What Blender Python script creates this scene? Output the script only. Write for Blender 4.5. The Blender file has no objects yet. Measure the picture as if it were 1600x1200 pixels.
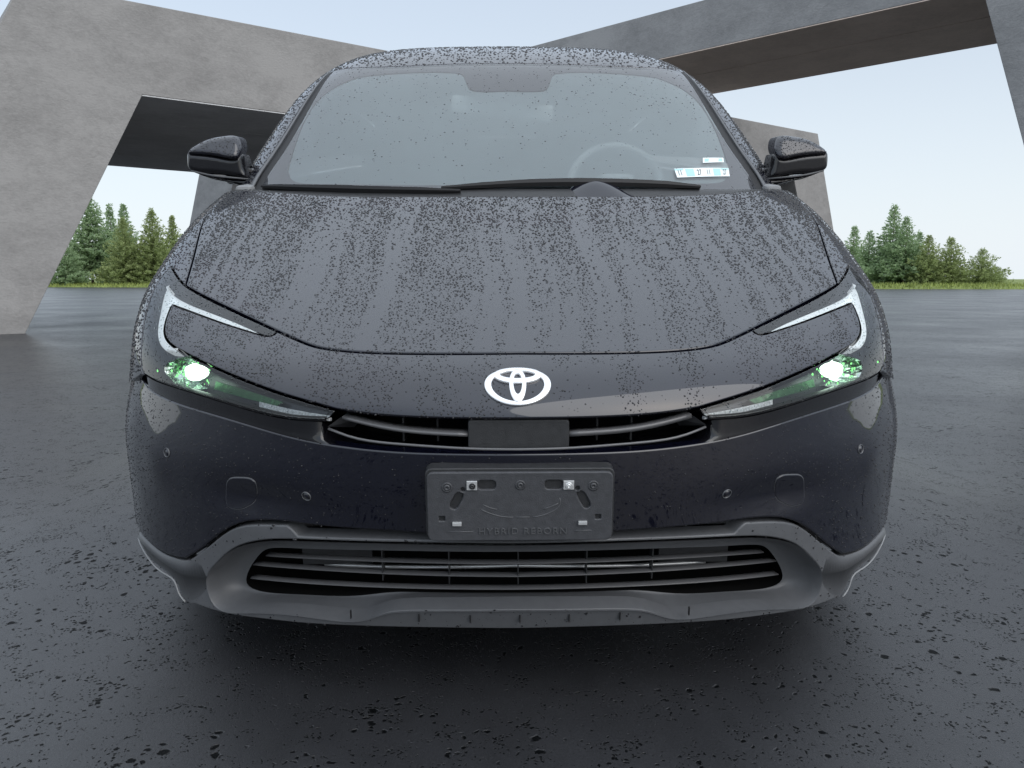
import bpy, bmesh, math, random
import numpy as np
from mathutils import Vector, Matrix, Euler
from mathutils.geometry import delaunay_2d_cdt

# ------------------------------------------------------------------ camera, sky, sun, exposure
SC = bpy.context.scene
COL = SC.collection
CAM_Z = 0.82
cam_d = bpy.data.cameras.new('camera'); cam = bpy.data.objects.new('camera', cam_d); COL.objects.link(cam)
cam_d.sensor_width = 36.0; cam_d.lens = 36.0*1300/1600
cam_d.clip_start = 0.05; cam_d.clip_end = 6000
cam.location = (0, 0, CAM_Z); cam.rotation_euler = (math.radians(90-7.185), 0, 0)
SC.camera = cam

SUN_EL, SUN_AZ = math.radians(38), math.radians(140)      # azimuth measured from +Y (ahead) towards +X (right)
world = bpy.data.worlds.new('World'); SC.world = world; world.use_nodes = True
nt = world.node_tree; nt.nodes.clear()
sky = nt.nodes.new('ShaderNodeTexSky'); sky.sky_type = 'NISHITA'; sky.sun_disc = False
sky.sun_elevation = SUN_EL; sky.sun_rotation = SUN_AZ
sky.altitude = 0; sky.air_density = 1.0; sky.dust_density = 1.2; sky.ozone_density = 1.0
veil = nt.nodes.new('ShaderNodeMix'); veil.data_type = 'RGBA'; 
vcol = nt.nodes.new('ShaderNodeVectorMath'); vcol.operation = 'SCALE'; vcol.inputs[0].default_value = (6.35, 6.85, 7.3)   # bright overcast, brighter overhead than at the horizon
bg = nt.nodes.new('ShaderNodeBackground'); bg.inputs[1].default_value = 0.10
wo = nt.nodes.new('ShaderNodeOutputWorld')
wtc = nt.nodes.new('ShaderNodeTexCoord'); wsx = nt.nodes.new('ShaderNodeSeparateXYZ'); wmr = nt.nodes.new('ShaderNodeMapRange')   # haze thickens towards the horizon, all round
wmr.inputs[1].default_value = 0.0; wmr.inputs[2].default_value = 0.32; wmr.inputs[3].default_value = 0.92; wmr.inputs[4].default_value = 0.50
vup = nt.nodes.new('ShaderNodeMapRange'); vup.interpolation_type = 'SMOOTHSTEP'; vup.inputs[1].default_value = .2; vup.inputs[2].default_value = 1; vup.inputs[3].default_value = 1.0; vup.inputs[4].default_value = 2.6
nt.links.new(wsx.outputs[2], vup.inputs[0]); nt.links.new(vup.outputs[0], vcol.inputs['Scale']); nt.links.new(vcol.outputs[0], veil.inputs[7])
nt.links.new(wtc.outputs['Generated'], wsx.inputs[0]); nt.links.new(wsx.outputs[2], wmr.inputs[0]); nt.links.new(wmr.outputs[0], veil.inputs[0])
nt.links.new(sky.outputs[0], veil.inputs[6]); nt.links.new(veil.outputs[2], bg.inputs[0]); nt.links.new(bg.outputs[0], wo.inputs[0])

sun_d = bpy.data.lights.new('sun', 'SUN'); sun = bpy.data.objects.new('sun', sun_d); COL.objects.link(sun)
sun_d.energy = 0.85; sun_d.angle = math.radians(60); sun_d.color = (1.0, .97, .93)
sdir = Vector((math.sin(SUN_AZ)*math.cos(SUN_EL), math.cos(SUN_AZ)*math.cos(SUN_EL), math.sin(SUN_EL)))
sun.rotation_euler = sdir.to_track_quat('Z', 'Y').to_euler()

SC.view_settings.view_transform = 'Standard'; SC.view_settings.look = 'None'
SC.view_settings.exposure = 0.48; SC.view_settings.gamma = 1.0; SC.view_settings.use_curve_mapping = False
SC.render.engine = 'CYCLES'
SC.cycles.use_denoising = True
SC.cycles.max_bounces = 10; SC.cycles.transparent_max_bounces = 16
SC.cycles.sample_clamp_indirect = 6.0


# ------------------------------------------------------------------ materials
def new_mat(name):
    m = bpy.data.materials.new(name); m.use_nodes = True
    t = m.node_tree; b = t.nodes['Principled BSDF']
    return m, t, b

def plain(name, col, rough=.5, metal=0, coat=0, spec=.5, noise=0, nscale=200, bump=0, bscale=400, emit=None, estr=0):
    m, t, b = new_mat(name)
    b.inputs['Base Color'].default_value = (*col, 1); b.inputs['Roughness'].default_value = rough
    b.inputs['Metallic'].default_value = metal; b.inputs['Coat Weight'].default_value = coat
    b.inputs['Coat Roughness'].default_value = .03
    b.inputs['Specular IOR Level'].default_value = spec
    if emit:
        b.inputs['Emission Color'].default_value = (*emit, 1); b.inputs['Emission Strength'].default_value = estr
    if noise or bump:
        tc = t.nodes.new('ShaderNodeTexCoord')
        nz = t.nodes.new('ShaderNodeTexNoise'); nz.inputs['Scale'].default_value = nscale; nz.inputs['Detail'].default_value = 6
        t.links.new(tc.outputs['Object'], nz.inputs['Vector'])
        if noise:
            mr = t.nodes.new('ShaderNodeMapRange'); mr.inputs[1].default_value = .3; mr.inputs[2].default_value = .7
            mr.inputs[3].default_value = 1-noise; mr.inputs[4].default_value = 1+noise
            mx = t.nodes.new('ShaderNodeMix'); mx.data_type = 'RGBA'; mx.blend_type = 'MULTIPLY'; mx.inputs[0].default_value = 1
            mx.inputs[6].default_value = (*col, 1)
            t.links.new(nz.outputs['Fac'], mr.inputs[0]); t.links.new(mr.outputs[0], mx.inputs[7]); t.links.new(mx.outputs[2], b.inputs['Base Color'])
        if bump:
            n2 = t.nodes.new('ShaderNodeTexNoise'); n2.inputs['Scale'].default_value = bscale; n2.inputs['Detail'].default_value = 3
            t.links.new(tc.outputs['Object'], n2.inputs['Vector'])
            bp = t.nodes.new('ShaderNodeBump'); bp.inputs['Strength'].default_value = bump; bp.inputs['Distance'].default_value = .002
            t.links.new(n2.outputs['Fac'], bp.inputs['Height']); t.links.new(bp.outputs[0], b.inputs['Normal'])
    return m

def glass(name, tint, haze=0.0, hazecol=(.8, .85, .88), rough=0.0, ior=1.5):
    """thin clear sheet: Fresnel mix of mirror reflection and tinted transmission, with an optional film of mist"""
    m = bpy.data.materials.new(name); m.use_nodes = True; t = m.node_tree; t.nodes.clear()
    o = t.nodes.new('ShaderNodeOutputMaterial'); tr = t.nodes.new('ShaderNodeBsdfTransparent'); tr.inputs[0].default_value = (*tint, 1)
    gl = t.nodes.new('ShaderNodeBsdfGlossy'); gl.inputs['Roughness'].default_value = rough; gl.inputs['Color'].default_value = (1, 1, 1, 1)
    fr = t.nodes.new('ShaderNodeFresnel'); fr.inputs['IOR'].default_value = ior
    mx = t.nodes.new('ShaderNodeMixShader'); t.links.new(fr.outputs[0], mx.inputs[0])
    last = tr.outputs[0]
    if haze:
        df = t.nodes.new('ShaderNodeBsdfDiffuse'); df.inputs[0].default_value = (*hazecol, 1)
        tc = t.nodes.new('ShaderNodeTexCoord'); nz = t.nodes.new('ShaderNodeTexNoise'); nz.inputs['Scale'].default_value = 3.0; nz.inputs['Detail'].default_value = 5
        mr = t.nodes.new('ShaderNodeMapRange'); mr.inputs[1].default_value = .3; mr.inputs[2].default_value = .7
        mr.inputs[3].default_value = haze*.95; mr.inputs[4].default_value = haze*1.05
        t.links.new(tc.outputs['Object'], nz.inputs[0]); t.links.new(nz.outputs['Fac'], mr.inputs[0])
        m2 = t.nodes.new('ShaderNodeMixShader'); t.links.new(mr.outputs[0], m2.inputs[0])
        t.links.new(tr.outputs[0], m2.inputs[1]); t.links.new(df.outputs[0], m2.inputs[2]); last = m2.outputs[0]
    t.links.new(last, mx.inputs[1]); t.links.new(gl.outputs[0], mx.inputs[2]); t.links.new(mx.outputs[0], o.inputs[0])
    return m

M = {}
def paint():
    m, t, b = new_mat('dark_metallic_paint')
    b.inputs['Metallic'].default_value = 0; b.inputs['Roughness'].default_value = .5; b.inputs['Specular IOR Level'].default_value = .05
    b.inputs['Coat Weight'].default_value = 1; b.inputs['Coat IOR'].default_value = 1.74; b.inputs['Coat Roughness'].default_value = .015
    tc = t.nodes.new('ShaderNodeTexCoord')
    nz = t.nodes.new('ShaderNodeTexNoise'); nz.inputs['Scale'].default_value = 900; nz.inputs['Detail'].default_value = 2
    t.links.new(tc.outputs['Object'], nz.inputs['Vector'])
    cr = t.nodes.new('ShaderNodeValToRGB'); cr.color_ramp.elements[0].position = .35; cr.color_ramp.elements[1].position = .75
    cr.color_ramp.elements[0].color = (.002, .0025, .009, 1); cr.color_ramp.elements[1].color = (.006, .0065, .014, 1)
    t.links.new(nz.outputs['Fac'], cr.inputs[0]); t.links.new(cr.outputs[0], b.inputs['Base Color'])
    # faint water film: breaks up the reflection
    n2 = t.nodes.new('ShaderNodeTexNoise'); n2.inputs['Scale'].default_value = 6; n2.inputs['Detail'].default_value = 4
    t.links.new(tc.outputs['Object'], n2.inputs['Vector'])
    mr = t.nodes.new('ShaderNodeMapRange'); mr.inputs[3].default_value = .01; mr.inputs[4].default_value = .06
    t.links.new(n2.outputs['Fac'], mr.inputs[0]); t.links.new(mr.outputs[0], b.inputs['Coat Roughness'])
    return m
M['paint'] = paint()
M['gloss_black'] = plain('gloss_black', (.006, .006, .008), .12, 0, .5)
M['black'] = plain('matt_black', (.008, .008, .009), .6)
M['void'] = plain('cavity_black', (.004, .004, .004), .9, spec=.1)
M['trim'] = plain('grey_textured_plastic', (.110, .114, .121), .40, noise=.05, nscale=60, bump=.18, bscale=900)
M['trim_dark'] = plain('dark_plastic', (.030, .031, .033), .4, noise=.15, nscale=80, bump=.3, bscale=700)
M['bracket'] = plain('bracket_plastic', (.058, .060, .066), .46, noise=.15, nscale=90, bump=.35, bscale=500)
M['slat'] = plain('slat_plastic', (.12, .12, .124), .3, 0, .3)
M['bead'] = plain('pale_edge', (.28, .285, .29), .3)  # pale grey for the bead along the winglet edge
M['green_glare'] = plain('green_glare_paint', (.05, .14, .06), .25, .7, bump=.6, bscale=90)  # green glare of the lamp painted as a surface colour
M['rubber'] = plain('rubber', (.012, .012, .012), .7)
M['tyre'] = plain('tyre_rubber', (.018, .017, .016), .75, noise=.4, nscale=40, bump=.6, bscale=120)
M['rim'] = plain('rim_alloy', (.25, .25, .26), .3, .9)
M['chrome'] = plain('bright_chrome', (.95, .96, .97), .22, .55, emit=None)
M['zinc'] = plain('zinc_metal', (.75, .76, .76), .35, .6)
M['lens'] = glass('clear_lens', (.93, .95, .95), ior=1.5)
M['housing'] = plain('lamp_housing', (.05, .052, .055), .25, .5)
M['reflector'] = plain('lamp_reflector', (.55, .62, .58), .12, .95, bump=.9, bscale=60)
M['drl'] = plain('light_guide', (.78, .82, .84), .28, 0, .6, emit=(.9, .97, 1), estr=.24)
M['signal'] = plain('ribbed_light_guide', (.55, .57, .58), .3, noise=.4, nscale=300)
M['lamp'] = plain('lit_lamp', (.9, 1, .92), .3, emit=(.74, 1.0, .80), estr=1.9)
M['glare_fringe'] = plain('green_glare_fringe', (.1, .5, .1), .3, emit=(.28, .95, .30), estr=.8)  # self-lit green for the glare around the lamp
M['wind'] = glass('windscreen', (.94, .98, .98), ior=1.75)
M['mist'] = glass('mist_on_glass', (.95, .98, .98), .28, (.80, .94, 1.0), ior=1.02)
M['side_glass'] = glass('dark_side_glass', (.42, .45, .45), ior=1.5)
M['frit'] = plain('ceramic_border', (.085, .082, .095), .4)
M['dash'] = plain('dashboard', (.22, .225, .23), .6)
M['liner'] = plain('cabin_liner', (.42, .43, .43), .8)
M['seat'] = plain('seat_cloth', (.06, .061, .064), .8)
M['label'] = plain('sticker_paper', (.80, .86, .85), .5)
M['label_b'] = plain('sticker_teal', (.40, .66, .70), .5)
M['ink'] = plain('sticker_ink', (.02, .03, .04), .5)
M['letter'] = plain('raised_lettering', (.09, .093, .098), .4)
M['paper'] = plain('grey_card', (.42, .42, .41), .6)
def water():
    m, t, b = new_mat('water_drop')
    b.inputs['Base Color'].default_value = (.010, .010, .012, 1); b.inputs['Roughness'].default_value = .03
    b.inputs['IOR'].default_value = 1.5; b.inputs['Specular IOR Level'].default_value = .5
    return m
M['water'] = water()
M['water_glass'] = glass('water_on_glass', (.55, .60, .62), ior=1.45)

# ------------------------------------------------------------------ mesh helpers
def link(o, parent=None):
    COL.objects.link(o)
    if parent is not None: o.parent = parent
    return o
def obj(name, V, Fc, mat, parent=None, smooth=True, normals=None, mats=None, midx=None):
    me = bpy.data.meshes.new(name)
    me.from_pydata([tuple(map(float, v)) for v in V], [], [tuple(int(i) for i in f) for f in Fc])
    for m_ in (mats or [mat]): me.materials.append(m_)
    if midx is not None: me.polygons.foreach_set('material_index', np.asarray(midx, np.int32))
    me.polygons.foreach_set('use_smooth', [smooth]*len(me.polygons))
    me.update()
    if normals is not None and smooth:
        me.normals_split_custom_set_from_vertices([tuple(map(float, n)) for n in normals])
    return link(bpy.data.objects.new(name, me), parent)
def tag(o, label=None, cat=None, group=None, kind=None):
    if label: o['label'] = label
    if cat: o['category'] = cat
    if group: o['group'] = group
    if kind: o['kind'] = kind
    return o
def empty(name, loc=(0, 0, 0), parent=None):
    o = bpy.data.objects.new(name, None); o.location = loc; o.empty_display_size = .2
    return link(o, parent)

def box_vf(c, s, R=None):
    c = np.array(c, float); s = np.array(s, float)/2
    V = np.array([[x, y, z] for x in (-1, 1) for y in (-1, 1) for z in (-1, 1)], float)*s
    if R is not None: V = V@np.array(R).T
    return V+c, [(0, 1, 3, 2), (4, 6, 7, 5), (0, 4, 5, 1), (2, 3, 7, 6), (0, 2, 6, 4), (1, 5, 7, 3)]
class Acc:
    def __init__(s): s.V = []; s.F = []; s.I = []; s.n = 0
    def add(s, V, Fc, mi=0):
        s.V.append(np.asarray(V, float)); s.F += [tuple(i+s.n for i in f) for f in Fc]; s.I += [mi]*len(Fc); s.n += len(V); return s
    def box(s, c, sz, R=None, mi=0): return s.add(*box_vf(c, sz, R), mi)
    def build(s, name, mat, parent=None, smooth=False, mats=None, bevel=0):
        o = obj(name, np.concatenate(s.V), s.F, mat, parent, smooth, mats=mats, midx=s.I if mats else None)
        if bevel:
            b = o.modifiers.new('bevel', 'BEVEL'); b.width = bevel; b.segments = 2; b.limit_method = 'ANGLE'; b.angle_limit = .6
            b.harden_normals = False
        return o

def resample(P, step, closed=False):
    """smooth curve through 3-D (or n-D) points, resampled at a step"""
    P = np.asarray(P, float)
    if len(P) == 2: t = np.array([0, np.linalg.norm(P[1]-P[0])])
    else: t = np.concatenate([[0], np.cumsum(np.sqrt(np.linalg.norm(np.diff(P, axis=0), axis=1)+1e-9))])
    sp = NCS(t, P) if len(P) > 2 else None
    f = (lambda q: sp(q)) if sp else (lambda q: P[0]+(P[1]-P[0])*(np.asarray(q)/t[1])[..., None])
    q = np.linspace(0, t[-1], 200); X = f(q); L = np.concatenate([[0], np.cumsum(np.linalg.norm(np.diff(X, axis=0), axis=1))])
    n = max(1, int(math.ceil(L[-1]/step)))
    return f(np.interp(np.linspace(0, L[-1], n+1), L, q))

def sweep(path, prof, up=(0, 0, 1), closed_prof=True, caps=True, scale=None):
    """sweep a 2-D profile (side, up) along a 3-D path"""
    P = np.asarray(path, float); n = len(P); m = len(prof); up = np.array(up, float)
    T = np.gradient(P, axis=0); T /= np.linalg.norm(T, axis=1, keepdims=True)+1e-12
    S = np.cross(T, up); S /= np.linalg.norm(S, axis=1, keepdims=True)+1e-12
    U = np.cross(S, T); pr = np.asarray(prof, float)
    V = []
    for i in range(n):
        k = 1 if scale is None else scale[i]
        V.append(P[i]+S[i]*pr[:, :1]*k+U[i]*pr[:, 1:]*k)
    V = np.concatenate(V); Fc = []
    for i in range(n-1):
        for j in range(m if closed_prof else m-1):
            a = i*m+j; b = i*m+(j+1) % m
            Fc.append((a, b, b+m, a+m))
    if caps and closed_prof:
        Fc.append(tuple(range(m))[::-1]); Fc.append(tuple((n-1)*m+j for j in range(m)))
    return V, Fc
def circ(r, n=8): return [(r*math.cos(2*math.pi*i/n), r*math.sin(2*math.pi*i/n)) for i in range(n)]
def rrect(w, h, r, n=4, c=(0, 0)):
    o = []
    for sx, sy, a0 in ((1, 1, 0), (-1, 1, 90), (-1, -1, 180), (1, -1, 270)):
        for k in range(n+1):
            a = math.radians(a0+90*k/n); o.append((c[0]+sx*(w/2-r)+r*math.cos(a), c[1]+sy*(h/2-r)+r*math.sin(a)))
    return o
def loft(loops, closed=True):
    m = len(loops[0]); V = np.concatenate([np.asarray(l, float) for l in loops]); Fc = []
    for i in range(len(loops)-1):
        for j in range(m if closed else m-1):
            a = i*m+j; b = i*m+(j+1) % m
            Fc.append((a, b, b+m, a+m))
    return V, Fc
def revolve(prof, axis_o, axis_d, n=48):
    """prof: (radius, along)"""
    d = Vector(axis_d).normalized(); a = d.orthogonal().normalized(); b = d.cross(a)
    L = []
    for r, h in prof:
        L.append([np.array(axis_o)+np.array(d)*h+(np.array(a)*math.cos(2*math.pi*i/n)+np.array(b)*math.sin(2*math.pi*i/n))*r for i in range(n)])
    V = np.concatenate([np.array(l) for l in L]); Fc = []
    for i in range(len(L)-1):
        for j in range(n): Fc.append((i*n+j, i*n+(j+1) % n, (i+1)*n+(j+1) % n, (i+1)*n+j))
    return V, Fc
def text_mesh(body, size, extrude=0.0006, spacing=1.0):
    c = bpy.data.curves.new('lettering', 'FONT'); c.body = body; c.size = size; c.extrude = extrude; c.align_x = 'CENTER'; c.align_y = 'CENTER'
    c.space_character = spacing; c.resolution_u = 3
    o = bpy.data.objects.new('lettering', c); COL.objects.link(o); bpy.context.view_layer.update()
    me = bpy.data.meshes.new_from_object(o.evaluated_get(bpy.context.evaluated_depsgraph_get()))
    V = np.array([v.co[:] for v in me.vertices]).reshape(-1, 3); Fc = [tuple(p.vertices) for p in me.polygons]
    bpy.data.objects.remove(o); bpy.data.curves.remove(c); bpy.data.meshes.remove(me)
    return V, Fc
# ---- smooth body surfaces (car frame: x right, y rearward from the nose, z up, metres)
class NCS:
    """natural cubic spline through knots, vector valued"""
    def __init__(s, t, P):
        s.t = np.asarray(t, float); s.P = np.asarray(P, float)
        n = len(s.t); h = np.diff(s.t); A = np.eye(n); R = np.zeros_like(s.P)
        for i in range(1, n-1):
            A[i, i-1] = h[i-1]; A[i, i] = 2*(h[i-1]+h[i]); A[i, i+1] = h[i]
            R[i] = 6*((s.P[i+1]-s.P[i])/h[i]-(s.P[i]-s.P[i-1])/h[i-1])
        s.M = np.linalg.solve(A, R); s.h = h
    def __call__(s, q):
        q = np.asarray(q, float)
        i = np.clip(np.searchsorted(s.t, q)-1, 0, len(s.h)-1)
        h = s.h[i][..., None]; a = (s.t[i+1]-q)[..., None]; b = (q-s.t[i])[..., None]
        return (s.M[i]*a**3+s.M[i+1]*b**3)/(6*h)+(s.P[i]/h-s.M[i]*h/6)*a+(s.P[i+1]/h-s.M[i+1]*h/6)*b

class Skin:
    """rows = (t, yc, zc, half width, y side, z side, corner exponent, crown y, crown z)"""
    def __init__(s, rows):
        R = np.array(rows, float); s.sp = NCS(R[:, 0], R[:, 1:]); s.t0, s.t1 = R[0, 0], R[-1, 0]
    def __call__(s, v, t):
        v = np.asarray(v, float); t = np.asarray(t, float); v, t = np.broadcast_arrays(v, t)
        q = s.sp(t); a = np.sin(np.clip(v, -1, 1)*math.pi/2); b = np.abs(a)
        E = 1-np.sqrt(np.clip(1-b**q[..., 5], 0, 1))
        ey = q[..., 6]*b*b+(1-q[..., 6])*E; ez = q[..., 7]*b*b+(1-q[..., 7])*E
        return np.stack([q[..., 2]*a, q[..., 0]+(q[..., 3]-q[..., 0])*ey, q[..., 1]+(q[..., 4]-q[..., 1])*ez], -1)
    def frame(s, v, t, e=1e-4):
        dv = (s(v+e, t)-s(v-e, t))/(2*e); dt = (s(v, t+e)-s(v, t-e))/(2*e)
        n = np.cross(dv, dt); n /= np.linalg.norm(n, axis=-1, keepdims=True)+1e-12
        return dv, dt, n

class Dented(Skin):
    """a skin with shallow hollows pressed into it: (v, t, reach in v, reach in t, depth)"""
    def __init__(s, rows, dents): Skin.__init__(s, rows); s.dents = dents
    def __call__(s, v, t):
        P = Skin.__call__(s, v, t).copy(); a = np.abs(np.asarray(v, float))
        for v0, t0, sv, st, d in s.dents:
            P[..., 1] += d*np.exp(-((a-v0)/sv)**2-((np.asarray(t, float)-t0)/st)**2)
        return P

#             t     yc     zc    w     ys    zs    m    cy   cz
UPPER = Skin([(0.00, -.004, .600, .900, .640, .560, 2.7, .30, .3),
              (0.07, 0.004, .668, .902, .680, .620, 2.7, .30, .3),
              (0.14, 0.054, .716, .904, .720, .672, 2.8, .25, .25),
              (0.24, 0.150, .749, .907, .770, .720, 3.1, .20, .15),
              (0.60, 0.500, .836, .918, .920, .785, 5.0, .14, .04),
              (0.87, 0.760, .905, .924, 1.08, .835, 6.2, .12, .02),
              (1.15, 1.030, .976, .926, 1.29, .880, 6.8, .10, .00),
              (1.45, 1.330, 1.045, .926, 1.56, .900, 6.8, .10, .00)])
LOWER = Dented([(0.00, -.002, .610, .902, .665, .592, 2.7, .35, .3),
              (0.06, 0.001, .551, .902, .600, .520, 2.7, .35, .3),
              (0.16, 0.014, .450, .902, .570, .400, 2.7, .35, .3),
              (0.26, 0.028, .352, .895, .550, .280, 2.7, .33, .3),
              (0.37, 0.056, .250, .870, .490, .185, 2.9, .28, .2)],
             [(.36, .125, .09, .032, .016), (.60, .10, .05, .05, -.008)])
GREEN = Skin([(0.00, 1.080, .985, .895, 1.50, .960, 3.4, .22, .2),
              (0.30, 1.335, 1.12, .895, 1.60, .965, 4.2, .20, .1),
              (0.60, 1.590, 1.256, .890, 1.78, .975, 5.2, .18, .05),
              (0.88, 1.840, 1.380, .875, 2.00, .985, 6.0, .16, .05),
              (1.18, 2.130, 1.460, .860, 2.28, .995, 6.0, .12, .05),
              (1.58, 2.520, 1.502, .845, 2.66, 1.00, 5.8, .10, .07),
              (2.20, 3.180, 1.460, .830, 3.25, 1.00, 5.4, .10, .1),
              (3.00, 3.950, 1.290, .800, 3.98, 1.00, 4.6, .10, .1),
              (3.60, 4.480, 1.080, .770, 4.48, .960, 4.0, .10, .1)])
# panel outlines as (across, along) parameters on the skins, left half, v >= 0
FE = {
    'hood_rear': [(0.0,1.1345),(0.1934,1.1349),(0.3161,1.1383),(0.4338,1.1631),(0.5754,1.2213),(0.6659,1.2638)],
    'hood_side': [(0.6659,1.2638),(0.7153,1.1787),(0.7217,1.0499),(0.6721,0.8607),(0.6248,0.6777),(0.5963,0.517)],
    'seam_out': [(0.5963,0.517),(0.5252,0.4586),(0.421,0.3751),(0.3402,0.3048)],
    'seam_in': [(0.3402,0.3048),(0.2978,0.2668),(0.2642,0.243),(0.2067,0.2311),(0.1375,0.2296),(0.0,0.2328)],
    'drl_tip': [(0.3402,0.3048),(0.3467,0.2832),(0.36,0.2823)],
    'isl_top': [(0.36,0.2823),(0.4448,0.3241),(0.5327,0.3657),(0.6075,0.3923)],
    'isl_side': [(0.6075,0.3923),(0.6048,0.3254),(0.5949,0.2506),(0.5729,0.2088),(0.5368,0.1852)],
    'lip_out': [(0.5368,0.1852),(0.4898,0.1675),(0.4018,0.1349),(0.3187,0.1061),(0.2643,0.0905),(0.2261,0.0796)],
    'lip_in': [(0.2261,0.0796),(0.1953,0.0756),(0.1623,0.0726),(0.1146,0.0709),(0.0682,0.0704),(0.0,0.0702)],
    'lens_tip': [(0.2261,0.0796),(0.2303,0.0674),(0.241,0.057)],
    'lens_low': [(0.241,0.057),(0.2892,0.0551),(0.3454,0.0606),(0.4486,0.075),(0.5436,0.0797),(0.6018,0.0804),(0.644,0.0832)],
    'lens_out': [(0.644,0.0832),(0.6623,0.0993),(0.6709,0.1355),(0.6937,0.2223),(0.7149,0.3339),(0.7316,0.452),(0.7308,0.565),(0.7084,0.6433)],
    'lens_top': [(0.7084,0.6433),(0.6459,0.5728),(0.5963,0.517)],
    'drl_u': [(0.6898,0.5308),(0.6123,0.4629),(0.4719,0.3866),(0.3803,0.3209),(0.3526,0.2924)],
    'drl_outer': [(0.6856,0.4549),(0.6578,0.3144),(0.6405,0.2315),(0.6143,0.183),(0.5849,0.1653)],
    'slot_bar': [(0.2163,0.0598),(0.1458,0.0426),(0.06,0.0363)],
    'emblem': [(0.0008,0.1361),(0.0404,0.1356),(-0.0387,0.1362),(0.0014,0.1827),(0.0004,0.0999)],
    'lampc': [(0.4964,0.1301)],
    'green_glare': [(0.4451,0.1192),(0.3794,0.1098),(0.3147,0.0921),(0.3244,0.0795),(0.4021,0.0897),(0.4483,0.0953)],
    'signal': [(0.4313,0.0941),(0.3456,0.0791),(0.2892,0.0706),(0.2365,0.0645)],
    'top': [(0.6906,-0.0311),(0.6285,-0.0232),(0.5252,-0.0226),(0.426,-0.0228),(0.3488,-0.0167),(0.2918,-0.0089),(0.228,-0.0025),(0.1474,0.001),(0.0772,0.0006),(0.0,0.0003)],
    'paint_low_a': [(0.8001,0.2821),(0.7012,0.2875),(0.6358,0.2945),(0.5805,0.2936),(0.5455,0.2876)],
    'paint_low_b': [(0.5455,0.2876),(0.5018,0.2595),(0.4479,0.2156),(0.4042,0.1838),(0.363,0.1673),(0.3094,0.1603)],
    'paint_low_c': [(0.3094,0.1603),(0.2549,0.1598),(0.17,0.1584),(0.1141,0.1596),(0.0,0.1612)],
    'trim_top_a': [(0.8089,0.2884),(0.7039,0.2926),(0.6378,0.2994),(0.5821,0.2984),(0.543,0.2921)],
    'trim_top_b': [(0.543,0.2921),(0.5013,0.2643),(0.4472,0.2194),(0.4049,0.1891),(0.3636,0.1753),(0.3139,0.1677)],
    'trim_top_c': [(0.3139,0.1677),(0.3052,0.1754),(0.297,0.1869)],
    'trim_top_d': [(0.297,0.1869),(0.2566,0.1832),(0.1709,0.177),(0.0876,0.1743),(0.0,0.1745)],
    'wing_low': [(0.8274,0.3088),(0.7532,0.3226),(0.7028,0.3372),(0.6464,0.3471),(0.6038,0.3577)],
    'wing_step': [(0.6038,0.3577),(0.5998,0.3833),(0.5845,0.4014)],
    'bottom': [(0.5845,0.4014),(0.5457,0.4044),(0.4811,0.4084),(0.3995,0.4054),(0.3241,0.4031),(0.226,0.3979),(0.106,0.3943),(0.0,0.3952)],
    'dish_out': [(0.0,0.1812),(0.1712,0.1837),(0.2916,0.1946),(0.3396,0.2024),(0.379,0.2155),(0.4205,0.2393),(0.4662,0.2827),(0.4961,0.319),(0.5042,0.3573),(0.4989,0.3882),(0.4742,0.4002),(0.4042,0.3879),(0.3195,0.3798),(0.2518,0.3832),(0.2183,0.3772),(0.1935,0.3619),(0.168,0.3497),(0.094,0.3424),(0.0,0.3397)],
    'dish_in': [(0.0,0.238),(0.1821,0.2419),(0.3132,0.2547),(0.373,0.2656),(0.3974,0.2875),(0.4383,0.3521),(0.4398,0.3745),(0.4062,0.3847),(0.3323,0.3779),(0.2409,0.368),(0.1908,0.3534),(0.1442,0.3478),(0.0,0.3464)],
    'slat1': [(0.379,0.2849),(0.2643,0.2738),(0.1481,0.2684),(0.0,0.2676)],
    'slat2': [(0.4112,0.3141),(0.2897,0.3046),(0.1504,0.3002),(0.0,0.3013)],
    'slat3': [(0.4258,0.3524),(0.296,0.3435),(0.1535,0.3376),(0.0,0.3373)],
    'shutter': [(0.29,0.3201),(0.0,0.3043)],
    'sens_o': [(0.5517,0.0711)],
    'sens_i': [(0.2756,0.1022)],
    'penta': [(0.4105,0.09),(0.3659,0.0808),(0.355,0.0896),(0.3623,0.1336),(0.3919,0.1527),(0.4216,0.1506)],
    'wing_ridge': [(0.788,0.2909),(0.679,0.3054),(0.6174,0.3166),(0.5574,0.3254),(0.4993,0.3244)],
    'wing_under': [(0.8274,0.3088),(0.7028,0.3372),(0.6084,0.3573),(0.5845,0.4014),(0.505,0.3655)],
    'header': [(0.0,0.8923),(0.1565,0.8886),(0.3365,0.8837),(0.5248,0.9635)],
    'glass_side': [(0.5248,0.9635),(0.5474,0.6159),(0.5896,0.3081),(0.6253,0.1276),(0.6285,0.007)],
    'seal': [(0.5437,0.9861),(0.5957,0.6491),(0.6499,0.3384),(0.6906,0.1561),(0.7044,0.0169)],
    'frit': [(0.4076,0.8176),(0.5208,0.7024),(0.5541,0.4071),(0.5487,0.1785),(0.5112,0.0849),(0.4266,0.0589),(0.2082,0.0427),(0.0,0.0483)],
    'stick': [(0.368,0.136),(0.5412,0.1702),(0.5344,0.1056),(0.3698,0.0787),(0.4624,0.2244),(0.5357,0.2455),(0.5318,0.2108),(0.457,0.1877)],
}

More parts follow.
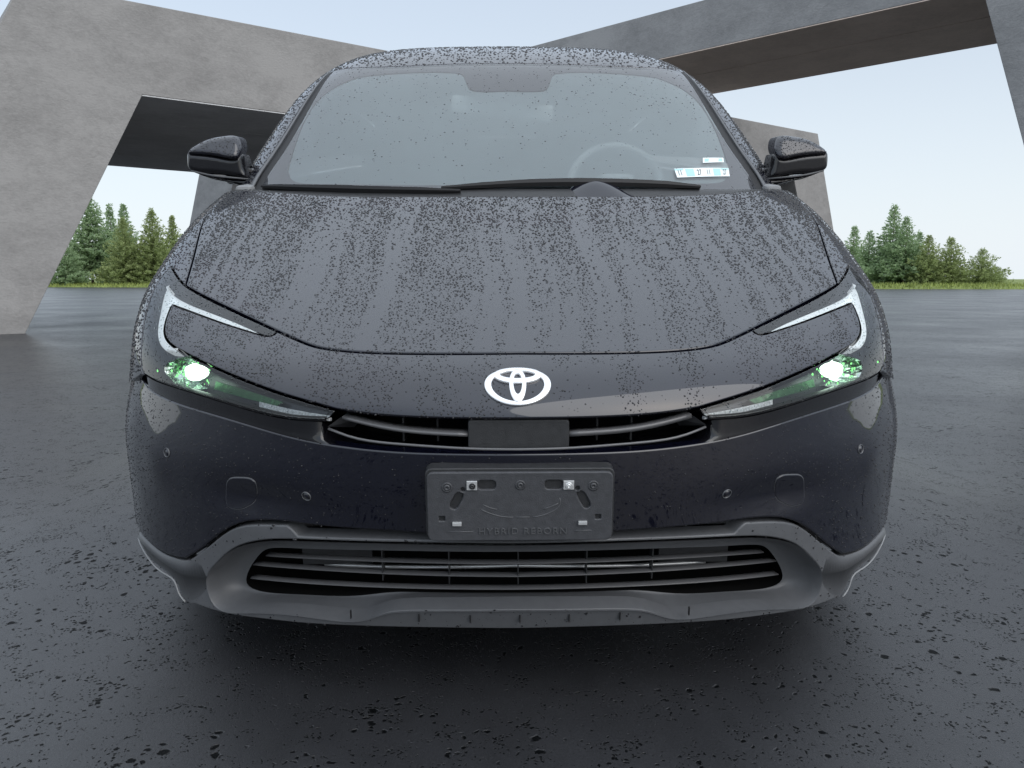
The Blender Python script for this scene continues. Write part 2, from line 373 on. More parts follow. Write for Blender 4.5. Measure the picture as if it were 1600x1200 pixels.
class Flat:
    sgn = 1
    def __init__(s, o, ex, ey): s.o, s.ex, s.ey = np.array(o, float), np.array(ex, float), np.array(ey, float); s.ey /= np.linalg.norm(s.ey); s.ex /= np.linalg.norm(s.ex)
    def __call__(s, v, t): return s.o+np.asarray(v)[..., None]*s.ex+np.asarray(t)[..., None]*s.ey
    def frame(s, v, t, e=0):
        sh = np.shape(v)+(3,); n = np.cross(s.ex, s.ey)
        return np.broadcast_to(s.ex, sh), np.broadcast_to(s.ey, sh), np.broadcast_to(n, sh)
UPPER.sgn = 1; GREEN.sgn = 1; LOWER.sgn = -1

def area2(P): x, y = P[:, 0], P[:, 1]; return (x*np.roll(y, -1)-y*np.roll(x, -1)).sum()
def inside(Q, P):
    x, y = Q[:, 0][:, None], Q[:, 1][:, None]; x0, y0 = P[:, 0], P[:, 1]; x1, y1 = np.roll(x0, -1), np.roll(y0, -1)
    with np.errstate(divide='ignore', invalid='ignore'):
        c = ((y0 > y) != (y1 > y)) & (x < (x1-x0)*(y-y0)/(y1-y0)+x0)
    return c.sum(1) % 2 == 1
def bdist(Q, P):
    d = np.full(len(Q), 1e9)
    for i in range(len(P)):
        a = P[i]; b = P[(i+1) % len(P)]; ab = b-a
        u = np.clip(((Q-a)@ab)/(ab@ab+1e-15), 0, 1); d = np.minimum(d, np.linalg.norm(Q-a-u[:, None]*ab, axis=1))
    return d
def path(skin, segs, step=.010):
    """chain of outline segments -> (v,t) polyline, each segment a smooth curve, corners kept between segments"""
    out = []
    for s in segs:
        s = np.array(s, float)
        k = 1.35 if isinstance(skin, Skin) else 1.0
        q = resample(s*[k, 1], step)/[k, 1]
        out.append(q[:-1] if True else q)
    out.append(np.array([segs[-1][-1]], float))
    return np.concatenate(out)
def mirror_full(h):
    """left half running centre -> ... -> centre (v>=0) to a closed symmetric loop"""
    h = np.array(h); l = h.copy(); l[:, 0] *= -1
    return np.concatenate([l, h[1:-1][::-1]])
def rev(s): return list(s)[::-1]

def panel(name, skin, outer, mat, parent, holes=(), gap=.0018, r=.002, th=.010, off=0.0, step=.02, inner=True, grid=None):
    """a body panel: sheet on a skin inside an outline, rounded and turned in along its edges"""
    k = 1.35 if isinstance(skin, Skin) else 1.0
    sg = skin.sgn; loops = []
    for i, L in enumerate([outer, *holes]):
        L = np.array(L, float)
        if (area2(L) > 0) != (i == 0): L = L[::-1]
        loops.append(L)
    def shift(L, ins):
        P = skin(L[:, 0], L[:, 1]); dv, dt, N = skin.frame(L[:, 0], L[:, 1])
        T = np.roll(P, -1, 0)-np.roll(P, 1, 0); T /= np.linalg.norm(T, axis=1, keepdims=True)+1e-12
        d = np.cross(N, T)*ins; out = L.copy()
        for i in range(len(L)):
            J = np.stack([dv[i], dt[i]], 1); out[i] += np.linalg.lstsq(J, d[i], rcond=None)[0]
        return out
    top = [shift(L, gap+r) for L in loops]
    allp = np.concatenate(top); lo, hi = allp.min(0), allp.max(0)
    gx, gy = np.meshgrid(np.arange(lo[0], hi[0], step/k), np.arange(lo[1], hi[1], step)); G = np.stack([gx.ravel(), gy.ravel()], 1)
    G[:, 0] += (np.round((G[:, 1]-lo[1])/step) % 2)*step/k*.5
    ok = inside(G, top[0])
    for h in top[1:]: ok &= ~inside(G, h)
    G = G[ok]
    if len(G):
        d = np.full(len(G), 1e9)
        for h in top: d = np.minimum(d, bdist(G*[k, 1], h*[k, 1]))
        G = G[d > step*.45]
    pts = np.concatenate(top+[G]); edges = []; n = 0
    for h in top: edges += [(n+i, n+(i+1) % len(h)) for i in range(len(h))]; n += len(h)
    res = delaunay_2d_cdt([Vector((p[0]*k, p[1])) for p in pts], edges, [], 0, 1e-7)
    Q = np.array([[c.x/k, c.y] for c in res[0]]); tri = np.array([f for f in res[2] if len(f) == 3])
    cen = Q[tri].mean(1); ok = inside(cen, top[0])
    for h in top[1:]: ok &= ~inside(cen, h)
    tri = tri[ok]
    P = skin(Q[:, 0], Q[:, 1]); _, _, N = skin.frame(Q[:, 0], Q[:, 1]); N = N*sg
    V = [P+N*off]; NN = [N]; Fc = [tuple(t) if sg > 0 else tuple(t[::-1]) for t in tri]; n = len(P)
    if r > 0 or th > 0:
        prof = [(0, 0)]+[(math.sin(a), 1-math.cos(a)) for a in np.linspace(0, math.pi/2, 4)[1:]]
        for L in loops:
            m = len(L); rings = []
            for a, b in prof:
                q = shift(L, gap+r*(1-a)); p = skin(q[:, 0], q[:, 1]); dv, dt, nr = skin.frame(q[:, 0], q[:, 1])
                T = np.roll(p, -1, 0)-np.roll(p, 1, 0); T /= np.linalg.norm(T, axis=1, keepdims=True)+1e-12
                outw = -np.cross(nr, T); nn = nr*sg
                V.append(p+nn*(off-r*b)); NN.append(nn*(1-b)+outw*a); rings.append(n); n += m
            V.append(V[-1]-nn*th); NN.append(outw); rings.append(n); n += m
            for i in range(len(rings)-1):
                for j in range(m):
                    a, b = rings[i]+j, rings[i]+(j+1) % m; c, d = rings[i+1]+(j+1) % m, rings[i+1]+j
                    Fc.append((a, d, c, b) if sg > 0 else (a, b, c, d))
    NN = np.concatenate(NN); NN /= np.linalg.norm(NN, axis=1, keepdims=True)+1e-12
    return obj(name, np.concatenate(V), Fc, mat, parent, True, NN)

def droplets(name, skin, outline, count, rng, size, parent, off=0.0, dens=None, mat='water', flat=.60, holes=(), stretch=(.85, 1.25), tight=1.0):
    """water beads lying on a skin"""
    k = 1.35; L = np.array(outline, float); lo, hi = L.min(0), L.max(0)
    out = []
    got = 0
    for it in range(40):
        Q = rng.random((count*2, 2))*(hi-lo)+lo
        ok = inside(Q, L)
        for h in holes: ok &= ~inside(Q, np.array(h))
        Q = Q[ok]
        if dens is not None: Q = Q[rng.random(len(Q)) < dens(Q)]
        out.append(Q); got += len(Q)
        if got >= count: break
    Q = np.concatenate(out)[:count]
    if len(Q) == 0: return None
    S = size(Q, rng) if callable(size) else rng.uniform(size[0], size[1], len(Q))
    # beads that would touch have run together: keep the larger one
    od = np.argsort(-S); Q = Q[od]; S = S[od]; P = skin(Q[:, 0], Q[:, 1]); cell = 2.2*float(np.median(S)); C3 = np.floor(P/cell).astype(np.int64); grid_ = {}; keep = []
    for i in range(len(Q)):
        c = tuple(C3[i]); hit = False
        for dx in (-1, 0, 1):
            for dy in (-1, 0, 1):
                for dz in (-1, 0, 1):
                    for j in grid_.get((c[0]+dx, c[1]+dy, c[2]+dz), ()):
                        e = P[i]-P[j]
                        if e[0]*e[0]+e[1]*e[1]+e[2]*e[2] < (tight*(S[i]+S[j]))**2: hit = True; break
                    if hit: break
                if hit: break
            if hit: break
        if not hit: grid_.setdefault(c, []).append(i); keep.append(i)
    Q = Q[keep]; S = S[keep]; n = len(Q)
    P = skin(Q[:, 0], Q[:, 1]); _, _, N = skin.frame(Q[:, 0], Q[:, 1]); N = N*skin.sgn
    g = np.array([0, -.15, -1.0]); D = g-(N@g)[:, None]*N; D /= np.linalg.norm(D, axis=1, keepdims=True)+1e-9
    a = rng.normal(0, .35, n)[:, None]; X = np.cross(D, N); D2 = D*np.cos(a)+X*np.sin(a); X2 = np.cross(D2, N)
    st = rng.uniform(stretch[0], stretch[1], n)
    m = 8; V = np.zeros((n, 2*m+1, 3)); ang = np.arange(m)*2*math.pi/m
    ph = rng.random((n, 1))*6.28; wob = 1+.16*np.sin(2*ang+ph)+.10*np.sin(3*ang+2*ph)
    ca, sa = np.cos(ang)*wob, np.sin(ang)*wob
    for j, (rr, hh) in enumerate(((1.0, -.06), (.74, .72))):
        V[:, j*m:(j+1)*m] = P[:, None]+S[:, None, None]*(rr*(X2[:, None]*ca[..., None]+D2[:, None]*(sa*st[:, None])[..., None])+N[:, None]*hh*flat)+D2[:, None]*(S*st*.12*j)[:, None, None]
    V[:, 2*m] = P+S[:, None]*N*flat+D2*(S*st*.2)[:, None]
    V += (N*off)[:, None]
    base = []
    for j in range(m):
        j2 = (j+1) % m; base += [(j, j2, m+j2), (j, m+j2, m+j), (m+j, m+j2, 2*m)]
    Fc = (np.array(base)[None]+(np.arange(n)*(2*m+1))[:, None, None]).reshape(-1, 3)
    me = bpy.data.meshes.new(name); nv = n*(2*m+1); nf = len(Fc)
    me.vertices.add(nv); me.vertices.foreach_set('co', V.reshape(-1)); me.loops.add(nf*3); me.loops.foreach_set('vertex_index', Fc.reshape(-1).astype(np.int32))
    me.polygons.add(nf); me.polygons.foreach_set('loop_start', np.arange(nf, dtype=np.int32)*3); me.polygons.foreach_set('loop_total', np.full(nf, 3, np.int32))
    me.materials.append(M[mat]); me.update(calc_edges=True); me.polygons.foreach_set('use_smooth', [True]*nf)
    o = link(bpy.data.objects.new(name, me), parent); o['kind'] = 'stuff'
    return o

# ------------------------------------------------------------------ setting: asphalt, grass, concrete frames, trees
def asphalt():
    m, t, b = new_mat('wet_asphalt'); N = t.nodes.new; Lk = t.links.new
    tc = N('ShaderNodeTexCoord')
    def noise(scale, detail=5, rough=.6, mapping=None):
        n = N('ShaderNodeTexNoise'); n.inputs['Scale'].default_value = scale; n.inputs['Detail'].default_value = detail; n.inputs['Roughness'].default_value = rough
        if mapping:
            mp = N('ShaderNodeMapping'); mp.inputs['Scale'].default_value = mapping; Lk(tc.outputs['Object'], mp.inputs[0]); Lk(mp.outputs[0], n.inputs['Vector'])
        else: Lk(tc.outputs['Object'], n.inputs['Vector'])
        return n
    def ramp(src, p0, p1, c0, c1):
        r = N('ShaderNodeMapRange'); r.inputs[1].default_value = p0; r.inputs[2].default_value = p1; r.inputs[3].default_value = c0; r.inputs[4].default_value = c1
        Lk(src, r.inputs[0]); return r
    def math_(op, a, b_):
        k = N('ShaderNodeMath'); k.operation = op
        for i, x in enumerate((a, b_)):
            if hasattr(x, 'links'): Lk(x, k.inputs[i])
            else: k.inputs[i].default_value = x
        return k.outputs[0]
    big = noise(.55, 4); mid = noise(9, 6, .65, (1, .45, 1)); fine = noise(210, 7, .8)
    a = ramp(big.outputs['Fac'], .3, .7, .85, 1.15); c = ramp(mid.outputs['Fac'], .3, .7, .86, 1.14); d = ramp(fine.outputs['Fac'], .32, .68, .50, 1.50)
    tone = math_('MULTIPLY', math_('MULTIPLY', a.outputs[0], c.outputs[0]), d.outputs[0])
    # pits: holes between the stones, wide in clusters
    wob = noise(30, 3); ad = N('ShaderNodeVectorMath'); ad.operation = 'MULTIPLY_ADD'; ad.inputs[1].default_value = (.03, .03, 0)
    Lk(wob.outputs['Color'], ad.inputs[0]); Lk(tc.outputs['Object'], ad.inputs[2])
    pits = None
    for sc, th, cl in ((23, .29, .42), (55, .33, .37), (125, .40, .35)):
        v = N('ShaderNodeTexVoronoi'); v.inputs['Scale'].default_value = sc; v.feature = 'F1'; v.inputs['Randomness'].default_value = 1
        Lk(ad.outputs[0], v.inputs['Vector'])
        cn = noise(sc*.12, 3); thr = ramp(cn.outputs['Fac'], cl, .66, -.02, th)
        p = ramp(math_('SUBTRACT', thr.outputs[0], v.outputs['Distance']), -.02, .05, 0, 1); p = p.outputs[0]
        pits = p if pits is None else math_('MAXIMUM', pits, p)
    mx = N('ShaderNodeMix'); mx.data_type = 'RGBA'; mx.inputs[6].default_value = (.031, .0318, .035, 1); mx.inputs[7].default_value = (.005, .0055, .006, 1)
    Lk(pits, mx.inputs[0])
    mu = N('ShaderNodeMix'); mu.data_type = 'RGBA'; mu.blend_type = 'MULTIPLY'; mu.inputs[0].default_value = 1
    Lk(mx.outputs[2], mu.inputs[6]); Lk(tone, mu.inputs[7]); Lk(mu.outputs[2], b.inputs['Base Color'])
    ro = ramp(big.outputs['Fac'], .3, .7, .28, .42); Lk(ro.outputs[0], b.inputs['Roughness'])
    spc = ramp(pits, 0, 1, .65, .04); Lk(spc.outputs[0], b.inputs['Specular IOR Level'])
    hgt = math_('SUBTRACT', math_('MULTIPLY', fine.outputs['Fac'], .35), pits)
    bp = N('ShaderNodeBump'); bp.inputs['Strength'].default_value = .8; bp.inputs['Distance'].default_value = .004
    Lk(hgt, bp.inputs['Height']); Lk(bp.outputs[0], b.inputs['Normal'])
    return m
M['asphalt'] = asphalt()
def ramp_h(x, y):
    """low swell of the paving that carries the car"""
    def f(u): return u if u > .35 else (0 if u < -.35 else (u+.35)**2/1.4)
    h = .15865*f(y-1.947) if y < 5.9 else max(0, .627*(1-(y-5.9)/3.2))
    k = min(1, max(0, 1-(abs(x)-.92)/1.0))
    return h*k*k*(3-2*k)
xs = sorted({-1500, -400, -120, -40, -15, -6, -3, 3, 6, 15, 40, 120, 400, 1500} | {round(i*.1, 2) for i in range(-22, 23)})
ys = sorted({-60, -10, 0, .8, 12, 20, 35, 60, 120, 300, 900, 3000} | {round(1.4+i*.12, 2) for i in range(70)})
V = [(x, y, ramp_h(x, y)) for y in ys for x in xs]; nx = len(xs)
Fc = [(j*nx+i, j*nx+i+1, (j+1)*nx+i+1, (j+1)*nx+i) for j in range(len(ys)-1) for i in range(nx-1)]
tag(obj('ground', V, Fc, M['asphalt'], smooth=True), 'dark wet pitted asphalt under and around the car', 'ground', kind='structure')

# grass strip beyond the paving
rng = np.random.default_rng(5)
M['turf'] = plain('turf', (.16, .20, .045), .9, noise=.35, nscale=.8)
M['blade'] = plain('grass_blade', (.24, .29, .075), .8, noise=.3, nscale=.5)
edge = lambda x: 75.2-.196*x
prof = [(0, .004), (.6, .10), (3, .22), (9, .30), (40, .32), (200, .4), (2500, .5)]
gx = np.concatenate([[-1500, -500], np.linspace(-160, 160, 60), [500, 1500]])
V = [(x, edge(np.clip(x, -160, 160))+d+(0 if d else .25*math.sin(x*.9)), z) for d, z in prof for x in gx]; nx = len(gx)
Fc = [(j*nx+i, j*nx+i+1, (j+1)*nx+i+1, (j+1)*nx+i) for j in range(len(prof)-1) for i in range(nx-1)]
tag(obj('grass_field', V, Fc, M['turf']), 'flat green field beyond the paving, reaching the horizon', 'field', kind='structure')
n = 16000; X = rng.uniform(-75, 75, n); dd = rng.uniform(0, 7, n)**1.0
Y = edge(X)+dd; Z = np.interp(dd, [p[0] for p in prof], [p[1] for p in prof]); H = rng.uniform(.16, .42, n); W = rng.uniform(.03, .07, n); A = rng.uniform(0, 3.14, n)
lean = rng.normal(0, .12, (n, 2))
B = np.stack([X, Y, Z-.02], 1); dx = np.stack([np.cos(A)*W, np.sin(A)*W, 0*A], 1)
V = np.stack([B-dx, B+dx, B+np.stack([lean[:, 0], lean[:, 1], H], 1)], 1).reshape(-1, 3)
tag(obj('grass', V, np.arange(3*n).reshape(-1, 3), M['blade'], smooth=False), 'ragged green grass along the far edge of the paving', 'grass', kind='stuff')

def concrete(name, c0, c1, scale=1.0):
    m, t, b = new_mat(name); N = t.nodes.new; Lk = t.links.new
    tc = N('ShaderNodeTexCoord')
    n1 = N('ShaderNodeTexNoise'); n1.inputs['Scale'].default_value = .9*scale; n1.inputs['Detail'].default_value = 9; n1.inputs['Roughness'].default_value = .62
    mp = N('ShaderNodeMapping'); mp.inputs['Scale'].default_value = (1, 1, 1.7); Lk(tc.outputs['Object'], mp.inputs[0]); Lk(mp.outputs[0], n1.inputs['Vector'])
    n2 = N('ShaderNodeTexNoise'); n2.inputs['Scale'].default_value = 22*scale; n2.inputs['Detail'].default_value = 6; Lk(mp.outputs[0], n2.inputs['Vector'])
    n3 = N('ShaderNodeTexNoise'); n3.inputs['Scale'].default_value = 4*scale; n3.inputs['Detail'].default_value = 8; n3.inputs['Distortion'].default_value = 1.5; Lk(mp.outputs[0], n3.inputs['Vector'])
    mix1 = N('ShaderNodeMath'); mix1.operation = 'MULTIPLY_ADD'; mix1.inputs[1].default_value = .35; Lk(n2.outputs['Fac'], mix1.inputs[0]); Lk(n1.outputs['Fac'], mix1.inputs[2])
    mix2 = N('ShaderNodeMath'); mix2.operation = 'MULTIPLY_ADD'; mix2.inputs[1].default_value = .4; Lk(n3.outputs['Fac'], mix2.inputs[0]); Lk(mix1.outputs[0], mix2.inputs[2])
    cr = N('ShaderNodeValToRGB'); cr.color_ramp.elements[0].position = .62; cr.color_ramp.elements[1].position = 1.08 if False else 1.0
    cr.color_ramp.elements[0].color = (*c0, 1); cr.color_ramp.elements[1].color = (*c1, 1)
    Lk(mix2.outputs[0], cr.inputs[0]); Lk(cr.outputs[0], b.inputs['Base Color']); b.inputs['Roughness'].default_value = .85
    bp = N('ShaderNodeBump'); bp.inputs['Strength'].default_value = .25; bp.inputs['Distance'].default_value = .02
    Lk(n2.outputs['Fac'], bp.inputs['Height']); Lk(bp.outputs[0], b.inputs['Normal'])
    return m
M['concrete'] = concrete('pale_concrete', (.22, .213, .206), (.325, .315, .305))
M['concrete_b'] = concrete('grey_concrete', (.20, .203, .207), (.30, .303, .307))

M['concrete_d'] = concrete('soffit_concrete', (.46, .46, .46), (.62, .62, .62))  # paler than the faces, to make up for weak bounce light
M['concrete_c'] = concrete('brown_concrete', (.58, .48, .41), (.75, .63, .54))  # brown tone, lightened to stand in for weak bounce light

def frame(name, org, d, face_n, prof, zb, zt, depth, joints, mat, label, smat):
    """a portal of slanted legs and a deep beam; prof gives the outline along the face (s): [outerL(z0), outerL(zt), innerL(z0), innerL(zb), innerR(z0), innerR(zb), outerR(z0), outerR(zt)]"""
    oL0, oLt, iL0, iLb, iR0, iRb, oR0, oRt = prof
    org = np.array(org); d = np.array(d); back = -np.array(face_n)
    root = empty(name, tuple(org)); tag(root, label, 'concrete frame')
    pt = lambda s, z, q: np.array([d[0]*s+back[0]*q, d[1]*s+back[1]*q, z])
    def prism(nm, poly, q0, q1, bevel=.03):
        L0 = [pt(s, z, q0) for s, z in poly]; L1 = [pt(s, z, q1) for s, z in poly]; n = len(poly)
        Fc = [tuple(range(n)), tuple(range(2*n-1, n-1, -1))]+[(i, i+n, (i+1) % n+n, (i+1) % n) for i in range(n)]
        a = Acc(); a.add(np.array(L0+L1), Fc); o = a.build(nm, mat, root)
        bm = bmesh.new(); bm.from_mesh(o.data); bmesh.ops.recalc_face_normals(bm, faces=bm.faces); bm.to_mesh(o.data); bm.free()
        if bevel:
            b = o.modifiers.new('bevel', 'BEVEL'); b.width = bevel; b.segments = 2; b.limit_method = 'ANGLE'; b.angle_limit = .5
        return o
    cut = zb+.02
    at = lambda s0, st, z, ztop: s0+(st-s0)*z/ztop
    # one cast body of two legs and a beam; soffit slabs hang under the beam
    prism('portal', [(oL0, -.05), (iL0, -.05), (iLb, zb), (iLb+.001, cut), (iRb-.001, cut), (iRb, zb), (iR0, -.05), (oR0, -.05), (oRt, zt), (oLt, zt)], 0, depth, .010)
    js = [0.0]+list(joints)+[depth]
    for a, b in zip(js[:-1], js[1:]):
        g = .022
        sp_ = prism('soffit_panel', [(iLb+.003, zb), (iRb-.003, zb), (iRb-.003, cut-.003), (iLb+.003, cut-.003)], a+(g if a > 0 else .004), b-(g if b < depth else 0), .008 if a > 0 else .0)
        sp_.data.materials[0] = smat
    return root
frame('concrete_frame', (-5.94, 13.83, 0), (.78421, .62050, 0), (.62050, -.78421, 0),
      [-4.1, -1.59, -1.9, 0.0, 19.75, 18.2, 21.4, 19.33], 3.74, 5.17, 9.3, [2.35, 7.0], M['concrete'], 'pale grey slanted concrete frame with dark soffit, behind the car on the left', M['concrete_d'])
frame('concrete_frame', (8.0, 14.76, 0), (-.70971, .70450, 0), (-.70450, -.70971, 0),
      [-4.4, -2.6, -1.65, .06, 29.6, 26.2, 32.7, 28.9], 5.70, 6.73, 3.9, [1.8], M['concrete_b'], 'bluish grey concrete frame crossing above, with a brown soffit, on the right', M['concrete_c'])

# conifers
def foliage(name, c0, c1):
    m, t, b = new_mat(name); N = t.nodes.new; Lk = t.links.new
    g = N('ShaderNodeNewGeometry'); tc = N('ShaderNodeTexCoord')
    nz = N('ShaderNodeTexNoise'); nz.inputs['Scale'].default_value = 1.6; nz.inputs['Detail'].default_value = 4; Lk(tc.outputs['Object'], nz.inputs['Vector'])
    ad = N('ShaderNodeMath'); ad.operation = 'MULTIPLY_ADD'; ad.inputs[1].default_value = .55; Lk(g.outputs['Random Per Island'], ad.inputs[0]); Lk(nz.outputs['Fac'], ad.inputs[2])
    cr = N('ShaderNodeValToRGB'); cr.color_ramp.elements[0].position = .35; cr.color_ramp.elements[1].position = 1.0
    cr.color_ramp.elements[0].color = (*c0, 1); cr.color_ramp.elements[1].color = (*c1, 1)
    Lk(ad.outputs[0], cr.inputs[0]); Lk(cr.outputs[0], b.inputs['Base Color']); b.inputs['Roughness'].default_value = .7
    tr = N('ShaderNodeBsdfTranslucent'); Lk(cr.outputs[0], tr.inputs[0]); mx = N('ShaderNodeMixShader'); mx.inputs[0].default_value = .5
    Lk(b.outputs[0], mx.inputs[1]); Lk(tr.outputs[0], mx.inputs[2]); Lk(mx.outputs[0], t.nodes['Material Output'].inputs[0])
    return m
M['spruce'] = foliage('spruce_needles', (.18, .27, .14), (.42, .54, .31))
M['fir'] = foliage('fir_needles', (.18, .23, .085), (.42, .49, .22))
M['bark'] = plain('bark', (.17, .13, .105), .9, noise=.4, nscale=6)
def conifer(x, d, h, spread, kind, seed, label, z0=.3, bare=.06, group='conifers beyond the paving'):
    r = np.random.default_rng(seed)
    root = empty('conifer_tree', (x, d, z0-.03)); tag(root, label, 'tree', group)
    pth = [(0, 0, 0), (r.normal(0, .04), r.normal(0, .04), h*.4), (r.normal(0, .05), r.normal(0, .05), h*.75), (0, 0, h*.99)]
    pp = resample(pth, h/9); obj('trunk', *sweep(pp, circ(1, 7), up=(0, 1, 0), scale=np.linspace(.013*h+.03, .01, len(pp))), M['bark'], root)
    Vs = []; z = h*bare
    while z < h*.995:
        f = (z-h*bare)/(h*(1-bare)); env = (1-f)**1.05*min(1, .6+f*3.0)
        env *= 1+.18*math.sin(f*17+seed)
        nb = int(5+9*(1-f)); a0 = r.random()*6.28
        for k in range(nb):
            L = 1.35*spread*env*r.uniform(.55, 1.15)+.12; a = a0+6.283*k/nb+r.normal(0, .22)
            dirh = np.array([math.cos(a), math.sin(a), 0]); zz = z+r.normal(0, .05)*h/6
            ns = max(3, int(L/.14)); u = np.sort(r.random(ns))**.75
            rise = .30 if kind == 'spruce' else .55
            P = np.array([0, 0, zz])+dirh*(u*L)[:, None]; P[:, 2] += L*(rise*f*u-.10*u*(1-f)*2+.12*u*u)
            for rep in range(3 if kind == 'spruce' else 4):
                s = r.uniform(.18, .46, ns)*(h/8)**.5*(.5+.5*(1-f))*(1 if kind == 'spruce' else .9)
                az = a+r.normal(0, .85, ns); el = r.normal(.12 if kind == 'spruce' else .5, .38, ns)
                dr = np.stack([np.cos(az)*np.cos(el), np.sin(az)*np.cos(el), np.sin(el)], 1)
                sd = np.cross(dr, r.normal(0, 1, (ns, 3))); sd /= np.linalg.norm(sd, axis=1, keepdims=True)+1e-9
                q = P+r.normal(0, .05, (ns, 3)); w = (s*.26)[:, None]
                Vs.append(np.stack([q, q+dr*s[:, None]*.5+sd*w, q+dr*s[:, None], q+dr*s[:, None]*.5-sd*w], 1))
        z += .15*(h/7)**.5*r.uniform(.8, 1.2)*(1 if f < .8 else .6)
    V = np.concatenate(Vs).reshape(-1, 3)
    obj('crown', V, np.arange(len(V)).reshape(-1, 4), M[kind], root, smooth=False)
trees = [  # x, y, height, spread, kind, label
 (-46.0, 92, 10.5, 2.6, 'spruce', 'tallest light green spruce with a bare grey trunk, seen under the left frame'),
 (-47.5, 100, 9.3, 2.0, 'spruce', 'slim pale spruce right behind the tallest left spruce'),
 (-44.5, 97, 9.0, 2.1, 'spruce', 'pale spruce top rising between the tall left spruce and the olive firs'),
 (-46.6, 88, 4.9, 2.0, 'spruce', 'low light green spruce at the foot of the left concrete leg'),
 (-40.5, 88, 6.8, 2.3, 'fir', 'olive green fir just right of the tallest left spruce'),
 (-37.9, 89, 7.8, 2.4, 'fir', 'broad olive fir nearest the car on the left'),
 (-38.2, 95, 7.5, 1.8, 'fir', 'slim olive fir half hidden by the left front fender'),
 (34.9, 86, 5.9, 1.7, 'spruce', 'pale spruce rising right behind the right front fender'),
 (34.8, 82, 5.1, 1.7, 'spruce', 'short pale spruce left of the tallest right tree'),
 (36.1, 80, 7.4, 2.2, 'spruce', 'tallest pale green spruce of the right hand group'),
 (36.4, 78, 6.2, 1.9, 'spruce', 'pale spruce with visible trunk just right of the tallest one'),
 (40.6, 84, 5.2, 1.4, 'spruce', 'narrow pale spruce in the middle of the right group'),
 (37.6, 76, 4.4, 1.6, 'fir', 'olive fir in the middle of the right group'),
 (39.6, 76, 4.2, 1.8, 'fir', 'broad olive fir second from the right end of the row'),
 (42.5, 76, 3.2, 1.9, 'fir', 'low olive fir at the right end of the tree row'),
 (45.0, 78, 1.6, 1.0, 'fir', 'smallest dark fir bush at the extreme right end of the row'),
]
for i, (x, y, h, spread, kind, lab) in enumerate(trees):
    conifer(x, y, h, spread, kind, 40+i, lab, bare=.12 if i in (0, 10) else .03)

# ------------------------------------------------------------------ the car
ALPHA, PSI = math.radians(16.2-7.185), .0140
RM = Matrix.Rotation(ALPHA, 4, 'X')@Matrix.Rotation(PSI, 4, 'Z')
car = empty('parked_car')
car.matrix_world = Matrix.Translation(Vector((0, 0, CAM_Z))-RM.to_3x3()@Vector((-.029, -1.32, 1.115)))@RM
tag(car, 'black hatchback car wet with rain, headlights lit, facing the camera', 'car')
L2 = lambda pts, s: [(p[0]*s, p[1]) for p in pts]            # put a left-half outline on one side (s = -1 left, +1 right)
def chaikin(P, n=2):
    P = np.array(P, float)
    for _ in range(n): P = np.stack([P*.8+np.roll(P, -1, 0)*.2, P*.2+np.roll(P, -1, 0)*.8], 1).reshape(-1, 2)
    return P
def vnoise(x, y, seed):
    """cheap 2-D value noise, numpy"""
    def hsh(i, j): 
        k = (i.astype(np.int64)*374761393+j.astype(np.int64)*668265263+seed*974711) & 0x7fffffff
        k = (k ^ (k >> 13))*1274126177 & 0x7fffffff
        return ((k ^ (k >> 16)) & 0xffff)/65535.
    xi, yi = np.floor(x), np.floor(y); fx, fy = x-xi, y-yi; fx = fx*fx*(3-2*fx); fy = fy*fy*(3-2*fy)
    a, b, c, d = hsh(xi, yi), hsh(xi+1, yi), hsh(xi, yi+1), hsh(xi+1, yi+1)
    return (a*(1-fx)+b*fx)*(1-fy)+(c*(1-fx)+d*fx)*fy

# -- painted panels
so_ = FE['seam_out']; seam_h = [so_[0]]+[(p[0]-.001, p[1]+.0055) for p in so_[1:-1]]+[(so_[-1][0], so_[-1][1]+.003)]; si_ = [seam_h[-1]]+[(p[0], p[1]+.0030) for p in FE['seam_in'][1:]]
hood_l = mirror_full(path(UPPER, [FE['hood_rear'], FE['hood_side'], seam_h, si_]))
hood = panel('hood', UPPER, hood_l, M['paint'], car, gap=.0026, r=.0035, th=.02)
nose_l = mirror_full(path(UPPER, [rev(FE['seam_in']), FE['drl_tip'], FE['isl_top'], FE['isl_side'], FE['lip_out'], FE['lip_in']]))
nose = panel('nose_panel', UPPER, nose_l, M['paint'], car, gap=.0018, r=.003, th=.02)
fender_o = {}; fenders = {}
for s in (-1, 1):
    fo = path(UPPER, [L2(x, s) for x in (rev(FE['hood_side']), [FE['hood_side'][0], (.80, 1.33), (.985, 1.40)], [(.985, 1.40), (.985, .7), (.985, .022)],
                      [(.985, .022), (.80, .035), (.70, .062), FE['lens_low'][-1]], FE['lens_out'], FE['lens_top'])])[:-1]
    fender_o[s] = fo; fenders[s] = panel('fender', UPPER, fo, M['paint'], car, gap=.0016, r=.003, th=.02)
bump_l = mirror_full(path(LOWER, [rev(FE['top']), [FE['top'][0], (.985, -.004)], [(.985, -.004), (.985, .27)], [(.985, .27), FE['paint_low_a'][0]], FE['paint_low_a'], FE['paint_low_b'], FE['paint_low_c']]))
bumper = panel('front_bumper', LOWER, bump_l, M['paint'], car, gap=.001, r=.004, th=.02)
# dark structure under the panels
v, t = np.meshgrid(np.linspace(-.96, .96, 60), np.linspace(.16, 1.40, 40)); P = UPPER(v, t); N = UPPER.frame(v, t)[2]
Fq = [(j*60+i, j*60+i+1, (j+1)*60+i+1, (j+1)*60+i) for j in range(39) for i in range(59)]
obj('inner_structure', (P-N*.075).reshape(-1, 3), Fq, M['void'], car)

